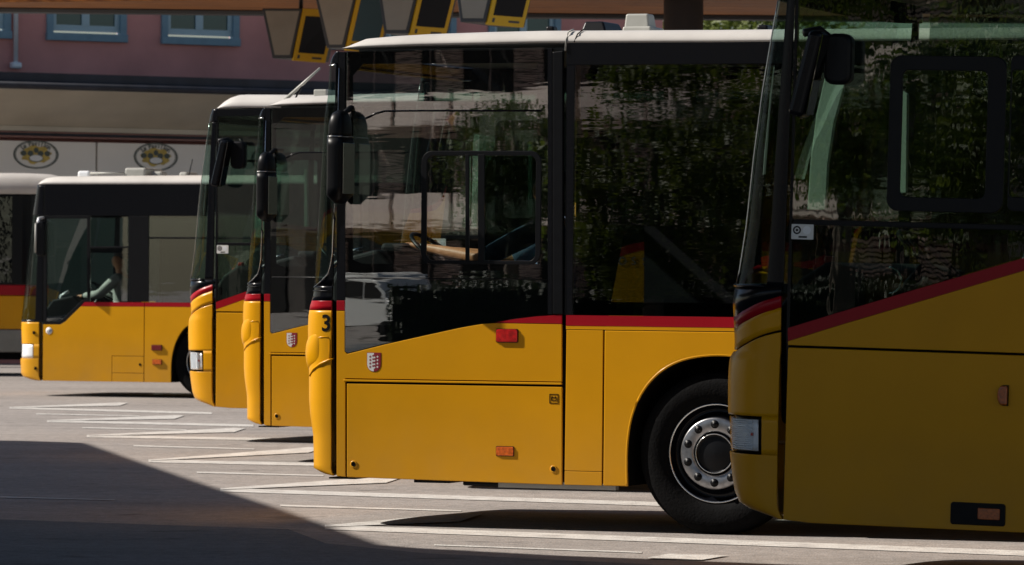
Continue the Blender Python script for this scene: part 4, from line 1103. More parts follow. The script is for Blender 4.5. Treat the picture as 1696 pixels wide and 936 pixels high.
    mesh('dashboard', V, Fc, M['vinyl'], root, bevel=.03, segs=3)
    tube('dash_rail', [P(88, 510)[0:1] + (0.2,) + P(88, 510)[1:2], P(91, 490)[0:1] + (0.2,) + P(91, 490)[1:2], P(103, 483)[0:1] + (.2,) + P(103, 483)[1:2]], 0.022, M['lamp'], root)
    steering(root, 0.62, 0.56, zdash + 0.10, tilt=35)
    seat(root, 1.25, .56, zb + .42)
    box('cab_partition', 1.62, 1.66, .08, 1.2, zb + .2, 2.1, M['interior'], root)
    for i in range(6):
        for v in (.32, .76, 1.76, 2.2): seat(root, 4.2 + i * .95, v, zb + .22)
    return root, sk

busC, skC = build_city(PC)
busC.location = PC.loc; busC.rotation_euler = PC.rot
tag(busC, 'yellow city bus with badge 129 and white roof, farthest left in the row', 'bus', 'yellow buses parked side by side')

# ------------------------------------------------------------------ ground and painted bay lines
def asphalt():
    m = bpy.data.materials.new('asphalt'); m.use_nodes = True
    nt = m.node_tree; p = nt.nodes['Principled BSDF']
    geo = nt.nodes.new('ShaderNodeNewGeometry')
    def noise(sc, det=6, rough=0.6, stretch=None):
        n = nt.nodes.new('ShaderNodeTexNoise'); n.inputs['Scale'].default_value = sc; n.inputs['Detail'].default_value = det; n.inputs['Roughness'].default_value = rough
        src = geo.outputs['Position']
        if stretch:
            mp = nt.nodes.new('ShaderNodeMapping'); mp.inputs['Scale'].default_value = stretch; mp.inputs['Rotation'].default_value = (0, 0, R(20))
            nt.links.new(src, mp.inputs['Vector']); src = mp.outputs[0]
        nt.links.new(src, n.inputs['Vector']); return n
    big = noise(0.35); streak = noise(1.0, 5, 0.6, (0.25, 1.6, 1)); fine = noise(55, 3, 0.7); stone = nt.nodes.new('ShaderNodeTexVoronoi')
    stone.inputs['Scale'].default_value = 70; nt.links.new(geo.outputs['Position'], stone.inputs['Vector'])
    cr = nt.nodes.new('ShaderNodeValToRGB')
    cr.color_ramp.elements[0].position = 0.30; cr.color_ramp.elements[0].color = (0.215, 0.194, 0.180, 1)
    cr.color_ramp.elements[1].position = 0.72; cr.color_ramp.elements[1].color = (0.335, 0.303, 0.282, 1)
    add = nt.nodes.new('ShaderNodeMath'); add.operation = 'ADD'
    h = nt.nodes.new('ShaderNodeMath'); h.operation = 'MULTIPLY'; h.inputs[1].default_value = 0.45
    h2 = nt.nodes.new('ShaderNodeMath'); h2.operation = 'MULTIPLY'; h2.inputs[1].default_value = 0.55
    nt.links.new(big.outputs['Fac'], h.inputs[0]); nt.links.new(streak.outputs['Fac'], h2.inputs[0])
    nt.links.new(h.outputs[0], add.inputs[0]); nt.links.new(h2.outputs[0], add.inputs[1]); nt.links.new(add.outputs[0], cr.inputs[0])
    mr = nt.nodes.new('ShaderNodeMapRange'); mr.inputs[1].default_value = 0.3; mr.inputs[2].default_value = 0.7; mr.inputs[3].default_value = 0.72; mr.inputs[4].default_value = 1.25
    nt.links.new(fine.outputs['Fac'], mr.inputs[0])
    sc = nt.nodes.new('ShaderNodeVectorMath'); sc.operation = 'SCALE'
    nt.links.new(cr.outputs[0], sc.inputs[0]); nt.links.new(mr.outputs[0], sc.inputs['Scale'])
    nt.links.new(sc.outputs[0], p.inputs['Base Color'])
    p.inputs['Roughness'].default_value = 0.9; p.inputs['Specular IOR Level'].default_value = 0.25
    mid = noise(9, 4, 0.75); spots = noise(1.7, 2, 0.5)
    m2 = nt.nodes.new('ShaderNodeMapRange'); m2.inputs[1].default_value = 0.3; m2.inputs[2].default_value = 0.7; m2.inputs[3].default_value = 0.74; m2.inputs[4].default_value = 1.24
    nt.links.new(mid.outputs['Fac'], m2.inputs[0])
    m3 = nt.nodes.new('ShaderNodeMapRange'); m3.inputs[1].default_value = 0.64; m3.inputs[2].default_value = 0.74; m3.inputs[3].default_value = 1.0; m3.inputs[4].default_value = 0.62
    nt.links.new(spots.outputs['Fac'], m3.inputs[0])
    mu = nt.nodes.new('ShaderNodeMath'); mu.operation = 'MULTIPLY'; nt.links.new(m2.outputs[0], mu.inputs[0]); nt.links.new(m3.outputs[0], mu.inputs[1])
    mu2 = nt.nodes.new('ShaderNodeMath'); mu2.operation = 'MULTIPLY'; nt.links.new(mr.outputs[0], mu2.inputs[0]); nt.links.new(mu.outputs[0], mu2.inputs[1])
    nt.links.new(mu2.outputs[0], sc.inputs['Scale'])
    b = nt.nodes.new('ShaderNodeBump'); b.inputs['Strength'].default_value = 0.5; b.inputs['Distance'].default_value = 0.006
    nt.links.new(stone.outputs['Distance'], b.inputs['Height']); nt.links.new(b.outputs[0], p.inputs['Normal'])
    return m, sc
M['asphalt'], _ = asphalt()
def line_paint():
    m, sc = asphalt(); m.name = 'worn_line_paint'
    nt = m.node_tree; p = nt.nodes['Principled BSDF']
    geo = nt.nodes.new('ShaderNodeNewGeometry')
    n = nt.nodes.new('ShaderNodeTexNoise'); n.inputs['Scale'].default_value = 6; n.inputs['Detail'].default_value = 9; n.inputs['Roughness'].default_value = 0.75
    nt.links.new(geo.outputs['Position'], n.inputs['Vector'])
    mr = nt.nodes.new('ShaderNodeMapRange'); mr.inputs[1].default_value = 0.34; mr.inputs[2].default_value = 0.58; mr.inputs[3].default_value = 0.25; mr.inputs[4].default_value = 1.0
    nt.links.new(n.outputs['Fac'], mr.inputs[0])
    mix = nt.nodes.new('ShaderNodeMix'); mix.data_type = 'RGBA'
    nt.links.new(mr.outputs[0], mix.inputs['Factor']); nt.links.new(sc.outputs[0], mix.inputs['A']); mix.inputs['B'].default_value = (0.56, 0.54, 0.51, 1)
    nt.links.new(mix.outputs['Result'], p.inputs['Base Color']); return m
M['line'] = line_paint()

g = mesh('ground', [(-350, -250, 0), (350, -250, 0), (350, 500, 0), (-350, 500, 0)], [(0, 1, 2, 3)], M['asphalt'])
struct(g)
def marking(pts, z=0.004):
    P_ = [ground(x, y) for x, y in pts]
    o = mesh('road_marking', [(p.x, p.y, z) for p in P_], [tuple(range(len(P_)))], M['line']); struct(o); return o
def line_px(x0, y0, x1, y1, w0, w1, z=0.004): return marking([(x0, y0 - w0 / 2), (x1, y1 - w1 / 2), (x1, y1 + w1 / 2), (x0, y0 + w0 / 2)], z)
bays = [((16, 676), (351, 685), (198, 670), 2.4), ((78, 698), (420, 705.5), (289, 691.5), 2.8), ((144, 723), (560, 730), (388, 713), 3.2),
        ((246, 764), (620, 772), (512, 746), 4.0), ((365, 812), (1100, 836), (640, 795), 5.0), ((538, 874), (1740, 919), (760, 858), 6.5)]
for (tx, ty), (lx, ly), (qx, qy), w in bays:
    line_px(tx, ty, lx, ly, w * 1.2, w * 1.3)
    marking([(tx + 3, ty - w * .35), (qx, qy - w * 1.0), (qx + w * 6, qy - w * .8), (qx, qy + w * 1.2), (tx + 3, ty + w * .1)], 0.0075)
for a in ((60, 686, 231, 689.5, 1.6, 1.2), (136, 709, 309, 712.5, 1.8, 1.4), (221, 739, 421, 744.5, 2.2, 1.6), (326, 783, 536, 788.5, 2.4, 2.0), (464, 838, 764, 847, 3.0, 2.0), (719, 903.5, 1063, 916, 2.0, 2.0), (0, 824, 190, 829, 2.2, 1.2)):
    line_px(*a)
M['shade_cut_asphalt'], scn = asphalt(); M['shade_cut_asphalt'].name = 'dark_asphalt'
for e_, c_ in zip([n_ for n_ in M['shade_cut_asphalt'].node_tree.nodes if n_.type == 'VALTORGB'][0].color_ramp.elements, ((0.105, 0.112, 0.118, 1), (0.165, 0.172, 0.178, 1))): e_.color = c_
def road_sheet():  # darker blue-grey asphalt, its outline cut along the canopy's shadow edge
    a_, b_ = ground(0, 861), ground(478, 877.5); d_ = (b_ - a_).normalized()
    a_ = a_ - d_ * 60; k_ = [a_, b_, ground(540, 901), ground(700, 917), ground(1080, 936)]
    o_ = mesh('road', [(p_.x, p_.y, 0.0035) for p_ in k_] + [(k_[-1].x + 6, -30, 0.0035), (a_.x, -30, 0.0035)], [tuple(range(7))], M['shade_cut_asphalt']); struct(o_)
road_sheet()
marking([(1068, 926.5), (1109, 919), (1207, 922), (1162, 929.5)], 0.0075)

# ------------------------------------------------------------------ overhead roof of the forecourt (its shadow lies over the foreground)
M['concrete'] = mat('canopy_concrete', (0.30, 0.29, 0.27), rough=0.85, noise=0.15, nscale=1.5)
M['darkmetal'] = mat('canopy_metal', (0.05, 0.052, 0.055), rough=0.5)
H = 6.2
edge = [(-60, 729), (0, 730), (95, 733), (200, 772), (300, 808), (400, 842), (480, 872), (560, 902), (620, 907), (846, 919), (1051, 927), (1320, 938)]
ep = [ground(x, y) + SDIR * (H / SDIR.z) for x, y in edge]
cp = [(p.x, p.y) for p in ep]
x_end, y_end = cp[-1]
sl = (cp[-1][1] - cp[-3][1]) / (cp[-1][0] - cp[-3][0])
cp += [(x_end + 22, y_end + sl * 22), (x_end + 24, 22.0), (-14, 22.0), (-34, 22.0), (-34, 30.0), (-34, cp[0][1] + 0.5)]
canopy = empty('station_canopy', (-20, 30, 0))
n = len(cp)
V = [(x + 20, y - 30, H) for x, y in cp] + [(x + 20, y - 30, H + 0.22) for x, y in cp]
mesh('roof_slab', V, [tuple(range(n)), tuple(range(2 * n - 1, n - 1, -1))] + [(i, (i + 1) % n, n + (i + 1) % n, n + i) for i in range(n)], M['concrete'], canopy)
for x, y in ((-26, 40), (-28, 24), (8.5, 23.0), (16.5, 23.5), (-10, 23.5)):
    tube('column', [(x + 20, y - 30, 0), (x + 20, y - 30, H)], 0.18, M['darkmetal'], canopy, seg=20)
tag(canopy, 'flat concrete forecourt roof on dark columns casting the foreground shadow', 'canopy')

# ------------------------------------------------------------------ timber platform canopy and hanging displays
def wood():
    m = mat('larch_boards', (0.42, 0.17, 0.045), rough=0.6)
    nt = m.node_tree; p = nt.nodes['Principled BSDF']
    tc = nt.nodes.new('ShaderNodeTexCoord'); mp = nt.nodes.new('ShaderNodeMapping'); mp.inputs['Scale'].default_value = (0.5, 6, 6)
    n = nt.nodes.new('ShaderNodeTexNoise'); n.inputs['Scale'].default_value = 3; n.inputs['Detail'].default_value = 8
    nt.links.new(tc.outputs['Object'], mp.inputs[0]); nt.links.new(mp.outputs[0], n.inputs['Vector'])
    cr = nt.nodes.new('ShaderNodeValToRGB'); cr.color_ramp.elements[0].position = .3; cr.color_ramp.elements[0].color = (0.14, 0.045, 0.010, 1)
    cr.color_ramp.elements[1].position = .7; cr.color_ramp.elements[1].color = (0.50, 0.19, 0.035, 1)
    nt.links.new(n.outputs['Fac'], cr.inputs[0]); nt.links.new(cr.outputs[0], p.inputs['Base Color'])
    return m
M['wood'] = wood()
ZC = 5.75
def yrow(y, x, z): return (z - EYE) / ray(x, y).z        # depth at which height z shows at that row
far_l = at(-60, 12, yrow(12, -60, ZC)); far_r = at(1700, 30, yrow(30, 1700, ZC))
pc = empty('platform_canopy', (0, 70, 0))
loc = lambda p: (p[0] - 0, p[1] - 70, p[2])
D0 = 58.0
a, b = far_l, far_r
near_l = Vector((-7.4, 69.5, ZC)); near_k = Vector((-3.2, 60.0, ZC)); near_r = Vector((14.0, 56.0, ZC))
# soffit boards run along the canopy, each a separate length of timber
nb = 22
for i in range(nb):
    q0, q1 = i / nb, (i + 0.94) / nb
    def L(q):
        # left edge goes near_k -> near_l -> far_l
        pth = [near_k, near_l, far_l]; s = q * 2
        k = min(1, int(s)); return pth[k].lerp(pth[k + 1], s - k)
    def Rr(q): return near_r.lerp(far_r, q)
    p = [L(q0), Rr(q0), Rr(q1), L(q1)]
    V = [(v.x, v.y - 70, ZC) for v in p] + [(v.x, v.y - 70, ZC + 0.03) for v in p]
    mesh('soffit_board', V, [(0, 1, 2, 3), (7, 6, 5, 4), (0, 4, 5, 1), (1, 5, 6, 2), (2, 6, 7, 3), (3, 7, 4, 0)], M['wood'], pc)
P4 = [near_k, near_r, far_r, far_l, near_l]
V = [(v.x, v.y - 70, ZC + 0.035) for v in P4] + [(v.x, v.y - 70, ZC + 0.16) for v in P4]
mesh('roof_deck', V, [(0, 1, 2, 3, 4), (9, 8, 7, 6, 5)] + [(i, (i + 1) % 5, 5 + (i + 1) % 5, 5 + i) for i in range(5)], M['darkmetal'], pc)
V, Fc = tube_data([(far_l.x, far_l.y - 70, ZC - 0.02), (far_r.x, far_r.y - 70, ZC - 0.02)], 0.07, 8); mesh('edge_beam', V, Fc, M['darkmetal'], pc)
for i, q in enumerate((0.16, 0.34, 0.5)):
    p0 = near_l.lerp(far_l, q); p1 = near_r.lerp(far_r, q)
    V, Fc = tube_data([(p0.x, p0.y - 70, ZC - 0.05), (p1.x, p1.y - 70, ZC - 0.05)], 0.045, 6); mesh('timber_purlin', V, Fc, M['wood'], pc)
col = at(1132, 30, 62.0)
V, Fc = tube_data([(col.x, col.y - 70, 0), (col.x, col.y - 70, ZC + 0.05)], 0.255, 28); mesh('column', V, Fc, M['darkmetal'], pc, smooth=True)
V, Fc = tube_data([(10.5, -10, 0), (10.5, -10, ZC + 0.05)], 0.255, 28); mesh('column', V, Fc, M['darkmetal'], pc, smooth=True)
tag(pc, 'timber-lined platform canopy with orange boards and thick grey column above the buses', 'canopy')

M['beige'] = mat('display_side_panel', (0.30, 0.27, 0.22), rough=0.6, noise=0.1, nscale=3)
M['framey'] = mat('display_yellow', (0.72, 0.42, 0.012), rough=0.5)
M['screen'] = mat('display_screen', (0.004, 0.005, 0.008), rough=0.2, spec=0.2)
M['screen2'] = mat('display_screen_pale', (0.045, 0.09, 0.11), rough=0.25, spec=0.3)
disp = [(433, 500, 451, 483, 14, 97, 67.5, 'small hanging departure display beside the pink wall, leftmost of the four', 'screen'),
        (518, 592, 541, 570, -18, 80, 64.6, 'hanging departure display with pale teal screen, second from the left', 'screen2'),
        (620, 700, 636, 676, -48, 56, 60.8, 'hanging departure display above the bus roof, third from the left', 'screen'),
        (748, 826, 762, 804, -62, 37, 58.6, 'hanging departure display with grey end panel, rightmost of the four', 'screen')]
for (xa, xb, xc, xd, y0, y1, D, lab, scr) in disp:
    s_ = F / D
    cx = (xc + xd) / 2; base = at(cx, y1, D)
    wt, wb, h = (xb - xa) / s_, (xd - xc) / s_, (y1 - y0) / s_
    sh = ((xa + xb) - (xc + xd)) / 2 / s_
    d = empty('departure_display', (base.x, base.y, base.z), (0, 0, R(-4)))
    dep = 1.15
    # wedge-shaped housing: end panel towards the camera, screen on the sloping right flank
    dx = 0.40                    # the housing runs back and to the right
    Vv = [(-wb / 2, 0, 0), (wb / 2, 0, 0), (wt / 2 + sh, 0, h), (-wt / 2 + sh, 0, h)]
    Vb = [(x + dx, dep, z) for x, _, z in Vv]
    mesh('display_housing', Vv + Vb, [(0, 1, 2, 3), (7, 6, 5, 4), (0, 4, 5, 1), (1, 5, 6, 2), (2, 6, 7, 3), (3, 7, 4, 0)], M['darkmetal'], d, bevel=0.01)
    k = 0.90
    cxm = (sh) / 2; czm = h / 2
    ins = 0.035
    V2 = [(-wb / 2 + ins, -0.008, ins * 1.4), (wb / 2 - ins * .8, -0.008, ins * 1.4), (wt / 2 + sh - ins * 1.1, -0.008, h - ins), (-wt / 2 + sh + ins * 1.4, -0.008, h - ins)]
    mesh('end_panel', V2 + [(x, 0.02, z) for x, _, z in V2], [(0, 1, 2, 3), (7, 6, 5, 4), (0, 4, 5, 1), (1, 5, 6, 2), (2, 6, 7, 3), (3, 7, 4, 0)], M['beige'], d)
    # yellow frame and screen on a tilted face turned towards the camera at the right
    A_ = Vector((wb / 2 + 0.02, 0.0, -0.03)); B_ = Vector((wb / 2 + 0.44, 0.28, -0.05)); Cc = Vector((wt / 2 + sh + 0.46, 0.28, h * 0.99)); Dd = Vector((wt / 2 + sh + 0.02, 0.0, h))
    nrm = (B_ - A_).cross(Dd - A_).normalized()
    if nrm.y > 0: nrm = -nrm
    def quad(name, a0, a1, b0, b1, off, th, m):
        def pt(u_, v_): return A_ * (1 - u_) * (1 - v_) + B_ * u_ * (1 - v_) + Cc * u_ * v_ + Dd * (1 - u_) * v_
        q = [pt(a0, b0), pt(a1, b0), pt(a1, b1), pt(a0, b1)]
        V_ = [p + nrm * off for p in q] + [p + nrm * (off - th) for p in q]
        return mesh(name, V_, [(0, 1, 2, 3), (7, 6, 5, 4), (0, 4, 5, 1), (1, 5, 6, 2), (2, 6, 7, 3), (3, 7, 4, 0)], m, d, bevel=0.004)
    quad('screen_frame', 0, 1, 0, 1, 0.01, 0.06, M['framey'])
    quad('screen', 0.10, 0.90, 0.16, 0.86, 0.016, 0.012, M[scr])
    quad('maker_plate', 0.55, 0.85, 0.06, 0.095, 0.014, 0.006, M['darkmetal'])
    quad('pictogram', 0.10, 0.17, 0.05, 0.12, 0.014, 0.006, M['darkmetal'])
    tube('hanger', [(sh + dx / 2, dep / 2, h - 0.01), (sh + dx / 2, dep / 2, max(h + 0.02, ZC - base.z))], 0.03, M['darkmetal'], d)
    tag(d, lab, 'display', 'departure displays hanging from the platform canopy')

# ------------------------------------------------------------------ pink building with shop front
M['pink'] = mat('pink_render', (0.68, 0.30, 0.265), rough=0.9, noise=0.16, nscale=0.8, bump=0.15, bscale=20)
M['bluewood'] = mat('window_blue', (0.20, 0.32, 0.39), rough=0.6, noise=0.08)
M['palewood'] = mat('window_sash', (0.42, 0.56, 0.60), rough=0.5)
M['pane'] = mat('window_pane', (0.03, 0.075, 0.072), rough=0.06, coat=0.4)
M['slate'] = mat('canopy_fascia_dark', (0.018, 0.02, 0.03), rough=0.6, noise=0.4, nscale=3)
M['soffit'] = mat('soffit_metal', (0.50, 0.45, 0.36), rough=0.45, noise=0.10, nscale=1.2)
M['signw'] = mat('sign_panel', (0.78, 0.74, 0.67), rough=0.6, noise=0.04, nscale=1)
M['signink'] = mat('sign_ink', (0.07, 0.085, 0.07), rough=0.6)
M['wheat'] = mat('sign_wheat', (0.50, 0.36, 0.08), rough=0.6, noise=0.3, nscale=8)
M['trimr'] = mat('sign_trim', (0.28, 0.15, 0.13), rough=0.6)
PW = Plane((270, 400), 88.0, R(30), 0.0)
pb = empty('pink_building', PW.loc, PW.rot)
Wp = lambda x, y, v=0.0: PW(x, y, v)
ul, ur = Wp(-220, 300)[0], Wp(1096, 300)[0]
zw_top = 10.0
wins = [(78, 207, 62, 66), (268, 398, 68, 73)]
hole = []
cuts = [ul]
for x0, x1, ya, yb in wins: cuts += [Wp(x0, 60)[0], Wp(x1, 60)[0]]
extra = cuts[3] + (cuts[3] - cuts[1]); wwid = cuts[2] - cuts[1]
more = []
zs_ = Wp(78, 62)[1]
pitchw = cuts[3] - cuts[1]
us = [cuts[1] + pitchw * k for k in range(-2, 9)]
us = [u for u in us if u > ul + .5 and u + wwid < ur - .5]
prev = ul
zi = zs_; zo = zs_ + 1.75
for u in us:
    box('wall_panel', prev, u, 0, 0.35, 0, zw_top, M['pink'], pb); prev = u + wwid
    box('wall_panel', u, u + wwid, 0, 0.35, 0, zi, M['pink'], pb)
    box('wall_panel', u, u + wwid, 0, 0.35, zo, zw_top, M['pink'], pb)
    wdw = empty('window', (u, 0, zi), (0, 0, 0), pb)
    fw = 0.11
    for nm, a_, b_, c_, d_ in (('surround', -0.02, fw, 0.0, 1.75), ('surround', wwid - fw, wwid + 0.02, 0.0, 1.75), ('sill', -0.03, wwid + 0.03, -0.05, 0.09), ('lintel', -0.02, wwid + 0.02, 1.66, 1.80)):
        box(nm, a_, b_, -0.05 if nm != 'sill' else -0.08, 0.12, c_, d_, M['bluewood'], wdw, bevel=0.01)
    box('sash_rail', fw, wwid - fw, 0.03, 0.10, 0.13, 0.24, M['palewood'], wdw)
    for c_ in (fw + 0.04, wwid / 2, wwid - fw - 0.04): box('sash_stile', c_ - 0.075 if abs(c_ - wwid / 2) < .01 else c_ - .04, c_ + 0.075 if abs(c_ - wwid / 2) < .01 else c_ + .04, 0.02, 0.09, 0.24, 1.66, M['palewood'], wdw)
    for s0, s1 in ((fw + .08, wwid / 2 - .075), (wwid / 2 + .075, wwid - fw - .08)): box('pane', s0, s1, 0.055, 0.065, 0.24, 1.66, M['pane'], wdw)
box('wall_panel', prev, ur, 0, 0.35, 0, zw_top, M['pink'], pb)
box('side_wall', ur - 0.35, ur, 0.35, 14, 0, zw_top, M['pink'], pb)
# downpipe
u, z = Wp(23, 105)
tube('downpipe', [(u, -0.08, z), (u, -0.08, zw_top)], 0.045, M['lamp'], pb)
box('pipe_foot', u - .1, u + .1, -0.16, 0.0, z - .1, z + .02, M['lamp'], pb, bevel=.04)
# arcade roof: dark fascia, pale edge, sloping soffit
vf = -2.2
zf1, zf0 = PW(270, 127, vf)[1], PW(270, 155, vf)[1]
box('arcade_fascia', ul, ur, vf - 0.05, vf, zf0 + 0.13, zf1, M['slate'], pb)
box('arcade_deck', ul, ur, vf, -0.002, zf1 - .14, zf1 - .02, M['slate'], pb)
tube('gutter', [(ul, vf - .09, zf1 - .22), (ur, vf - .09, zf1 - .22)], 0.07, M['slate'], pb)
box('arcade_edge', ul, ur, vf - 0.08, vf + .1, zf0, zf0 + .13, M['soffit'], pb)
zb1 = PW(270, 214, -0.6)[1]
V = [(ul, vf + .1, zf0 + .02), (ur, vf + .1, zf0 + .02), (ur, -.6, zb1), (ul, -.6, zb1)]
mesh('soffit_panel', V + [(x, y + .05, z + .05) for x, y, z in V], [(0, 1, 2, 3), (7, 6, 5, 4), (0, 4, 5, 1), (1, 5, 6, 2), (2, 6, 7, 3), (3, 7, 4, 0)], M['soffit'], pb)
zt1, zt2 = PW(270, 222, -.6)[1], PW(270, 233, -.6)[1]
box('shop_cornice', ul, ur, -0.62, -0.45, zt1, zb1, M['soffit'], pb)
box('shop_reveal', ul, ur, -0.56, -0.45, zt2, zt1, M['slate'], pb)
tube('shop_trim', [(ul, -.6, zt1 - .02), (ur, -.6, zt1 - .02)], 0.012, M['trimr'], pb)
tube('shop_trim', [(ul, -.6, zt2 + .02), (ur, -.6, zt2 + .02)], 0.018, M['trimr'], pb)
zp1, zp0 = PW(150, 236, -.6)[1], PW(150, 300, -.6)[1]
j = PW(160, 260, -.6)[0]; c1 = PW(59.5, 256, -.6); c2 = PW(258, 263, -.6)
pw = c2[0] - c1[0]
for k in range(-2, 6):
    a_, b_ = j + pw * (k - 1) + .02, j + pw * k - .02
    if b_ > ur: break
    pnl = box('sign_panel', a_, b_, -0.60, -0.50, zp0, zp1, M['signw'], pb)
    c = (c1[0] + pw * k, c1[1])
    if k not in (0, 1, 2): continue
    lg = empty('sign_logo', (c[0], -0.605, c[1]), (0, 0, 0), pb)
    ex, ez = 0.44, 0.255
    el = lambda a, s, sx=1, sz=1: (ex * s * sx * math.cos(a), ez * s * sz * math.sin(a))
    N = 40; AA = [2 * math.pi * i / N for i in range(N)]
    ring_plate('logo_ring', [el(a, 1.0) for a in AA], [el(a, .94) for a in AA], -0.004, 0.004, M['signink'], lg, bevel=0)
    ring_plate('logo_ring', [el(a, .91) for a in AA], [el(a, .89) for a in AA], -0.004, 0.004, M['signink'], lg, bevel=0)
    plate('logo_wheat', [el(a, .62, 1.05 + .12 * math.sin(9 * a), 1.0 + .14 * math.cos(7 * a)) for a in AA], -0.003, 0.003, M['wheat'], lg, bevel=0)
    for sx in (-.55, -.25, .2, .5):
        plate('logo_leaf', [(ex * sx + .06 * math.cos(a), .02 + .05 * math.sin(a)) for a in AA[::4]], -0.005, 0.004, M['signink'], lg, bevel=0)
    plate('logo_figure', [(.05 * math.cos(a), .075 + .05 * math.sin(a)) for a in AA[::4]], -0.006, 0.004, M['signink'], lg, bevel=0)
    plate('logo_loaf', [(.14 * math.cos(a), -.07 + .065 * math.sin(a)) for a in AA[::2]], -0.006, 0.004, M['signink'], lg, bevel=0)
    plate('logo_loaf', [(.125 * math.cos(a), -.065 + .055 * math.sin(a)) for a in AA[::2]], -0.008, 0.004, M['white'], lg, bevel=0)
    for i, ch in enumerate('Le Pavillon'):
        if ch == ' ': continue
        a = R(142 - 10.2 * i)
        tm = text_mesh(ch, 0.115, bold=0.003)
        rot = a - math.pi / 2
        rot *= 0.75
        for v in tm.vertices:
            x, y, _ = v.co
            v.co = (x * math.cos(rot) - y * math.sin(rot), 0, x * math.sin(rot) + y * math.cos(rot))
        lo = link('logo_letter', tm, M['signink'], lg); lo.location = (ex * .76 * math.cos(a), -0.007, ez * .76 * math.sin(a))
box('shop_window', ul + 1, ur - 1, -0.45, -0.40, 0.5, zp0 - .05, M['pane'], pb)
tag(pb, 'dusky pink rendered building with blue window frames above a covered shop front', 'building')

# ------------------------------------------------------------------ pale bus at the left edge
M['silver'] = mat('skirt_silver', (0.22, 0.22, 0.20), rough=0.35, metal=0.3, noise=0.1)
M['tourglass'] = glass('touring_glass', (0.30, 0.36, 0.32), ior=2.1, bump=0.25, bscale=1.6, stretch=(2, 1, 2))
PD = Plane((60, 400), 76.0, R(2), 0.0)
bd_ = empty('bus', PD.loc, PD.rot)
z = lambda y: PD(30, y)[1]
x0, x1 = -9.5, PD(66, 400)[0]
def band(name, y0, y1, m, v0=0.0, ins=0.0):
    r = 0.28
    pts = [(x0, v0)] + [(x1 - r + r * math.sin(R(a)), v0 + r - r * math.cos(R(a))) for a in range(0, 91, 15)] + [(x1, 2.4), (x0, 2.4)]
    n_ = len(pts)
    V = [(x, y, z(y1)) for x, y in pts] + [(x, y, z(y0)) for x, y in pts]
    return mesh(name, V, [tuple(range(n_)), tuple(range(2 * n_ - 1, n_ - 1, -1))] + [(i, (i + 1) % n_, n_ + (i + 1) % n_, n_ + i) for i in range(n_)], m, bd_, bevel=0.015)
band('skirt', 546, 584, M['silver']); band('mirrored_yellow', 490, 545.3, M['yellow'], 0.01); band('stripe', 472, 489.3, M['red'], 0.012)  # yellow and red bands paint in the reflection of another bus
band('window_band', 322, 471.3, M['black'], 0.03)
for k in range(5):
    a_ = x1 - 0.4 - 1.7 * (k + 1)
    box('side_window', a_ + .04, a_ + 1.66, 0.012, 0.026, z(468), z(326), M['tourglass'], bd_)
V = []; Fc = []
prof = [(0.0, 0.0), (0.01, .35), (.05, .7), (.14, .93), (.4, 1.0), (1.2, 1.04), (2.0, 1.0), (2.3, .9), (2.4, 0.0)]
st = [(x0, 1.0), (x1 - .25, 1.0), (x1 + .1, .96), (x1 + .4, .75), (x1 + .55, .5), (x1 + .6, 0.3)]
zl, zt_ = z(321.3), z(286)
for u, k in st:
    for v, h in prof: V.append((u, v, zl + (zt_ - zl) * (1 - (1 - h * k)) if h else zl + (zt_ - zl) * (1 - k) * .3))
n_ = len(prof)
for i in range(len(st) - 1):
    for k in range(n_ - 1): Fc.append((i * n_ + k, i * n_ + k + 1, (i + 1) * n_ + k + 1, (i + 1) * n_ + k))
mesh('roof', V, Fc, M['roofwhite'], bd_, smooth=True, solid=0.02)
for u in (x1 - 2.3, x1 - 7.6):
    wheel(bd_, u, 0.03, 0.478, 0.478); wheel(bd_, u, 2.37, .478, .478, flip=True)
box('chassis', x0, x1 - .2, .1, 2.3, z(596), z(585), M['seam'], bd_)
tag(bd_, 'pale-roofed bus with silver skirt cut off by the left edge of the picture', 'bus')

# ------------------------------------------------------------------ drivers
def skinned(name, verts, edges, radii, material, parent=None, root_i=0, sub=2):
    me = bpy.data.meshes.new(name); me.from_pydata([Vector(v) for v in verts], edges, []); me.update()
    o = link(name, me, material, parent)
    sk_ = o.modifiers.new('skin', 'SKIN'); sk_.use_smooth_shade = True
    for i, r in enumerate(radii):
        r = r if isinstance(r, tuple) else (r, r)
        me.skin_vertices[0].data[i].radius = r
    me.skin_vertices[0].data[root_i].use_root = True
    s_ = o.modifiers.new('sub', 'SUBSURF'); s_.levels = sub; s_.render_levels = sub
    return o

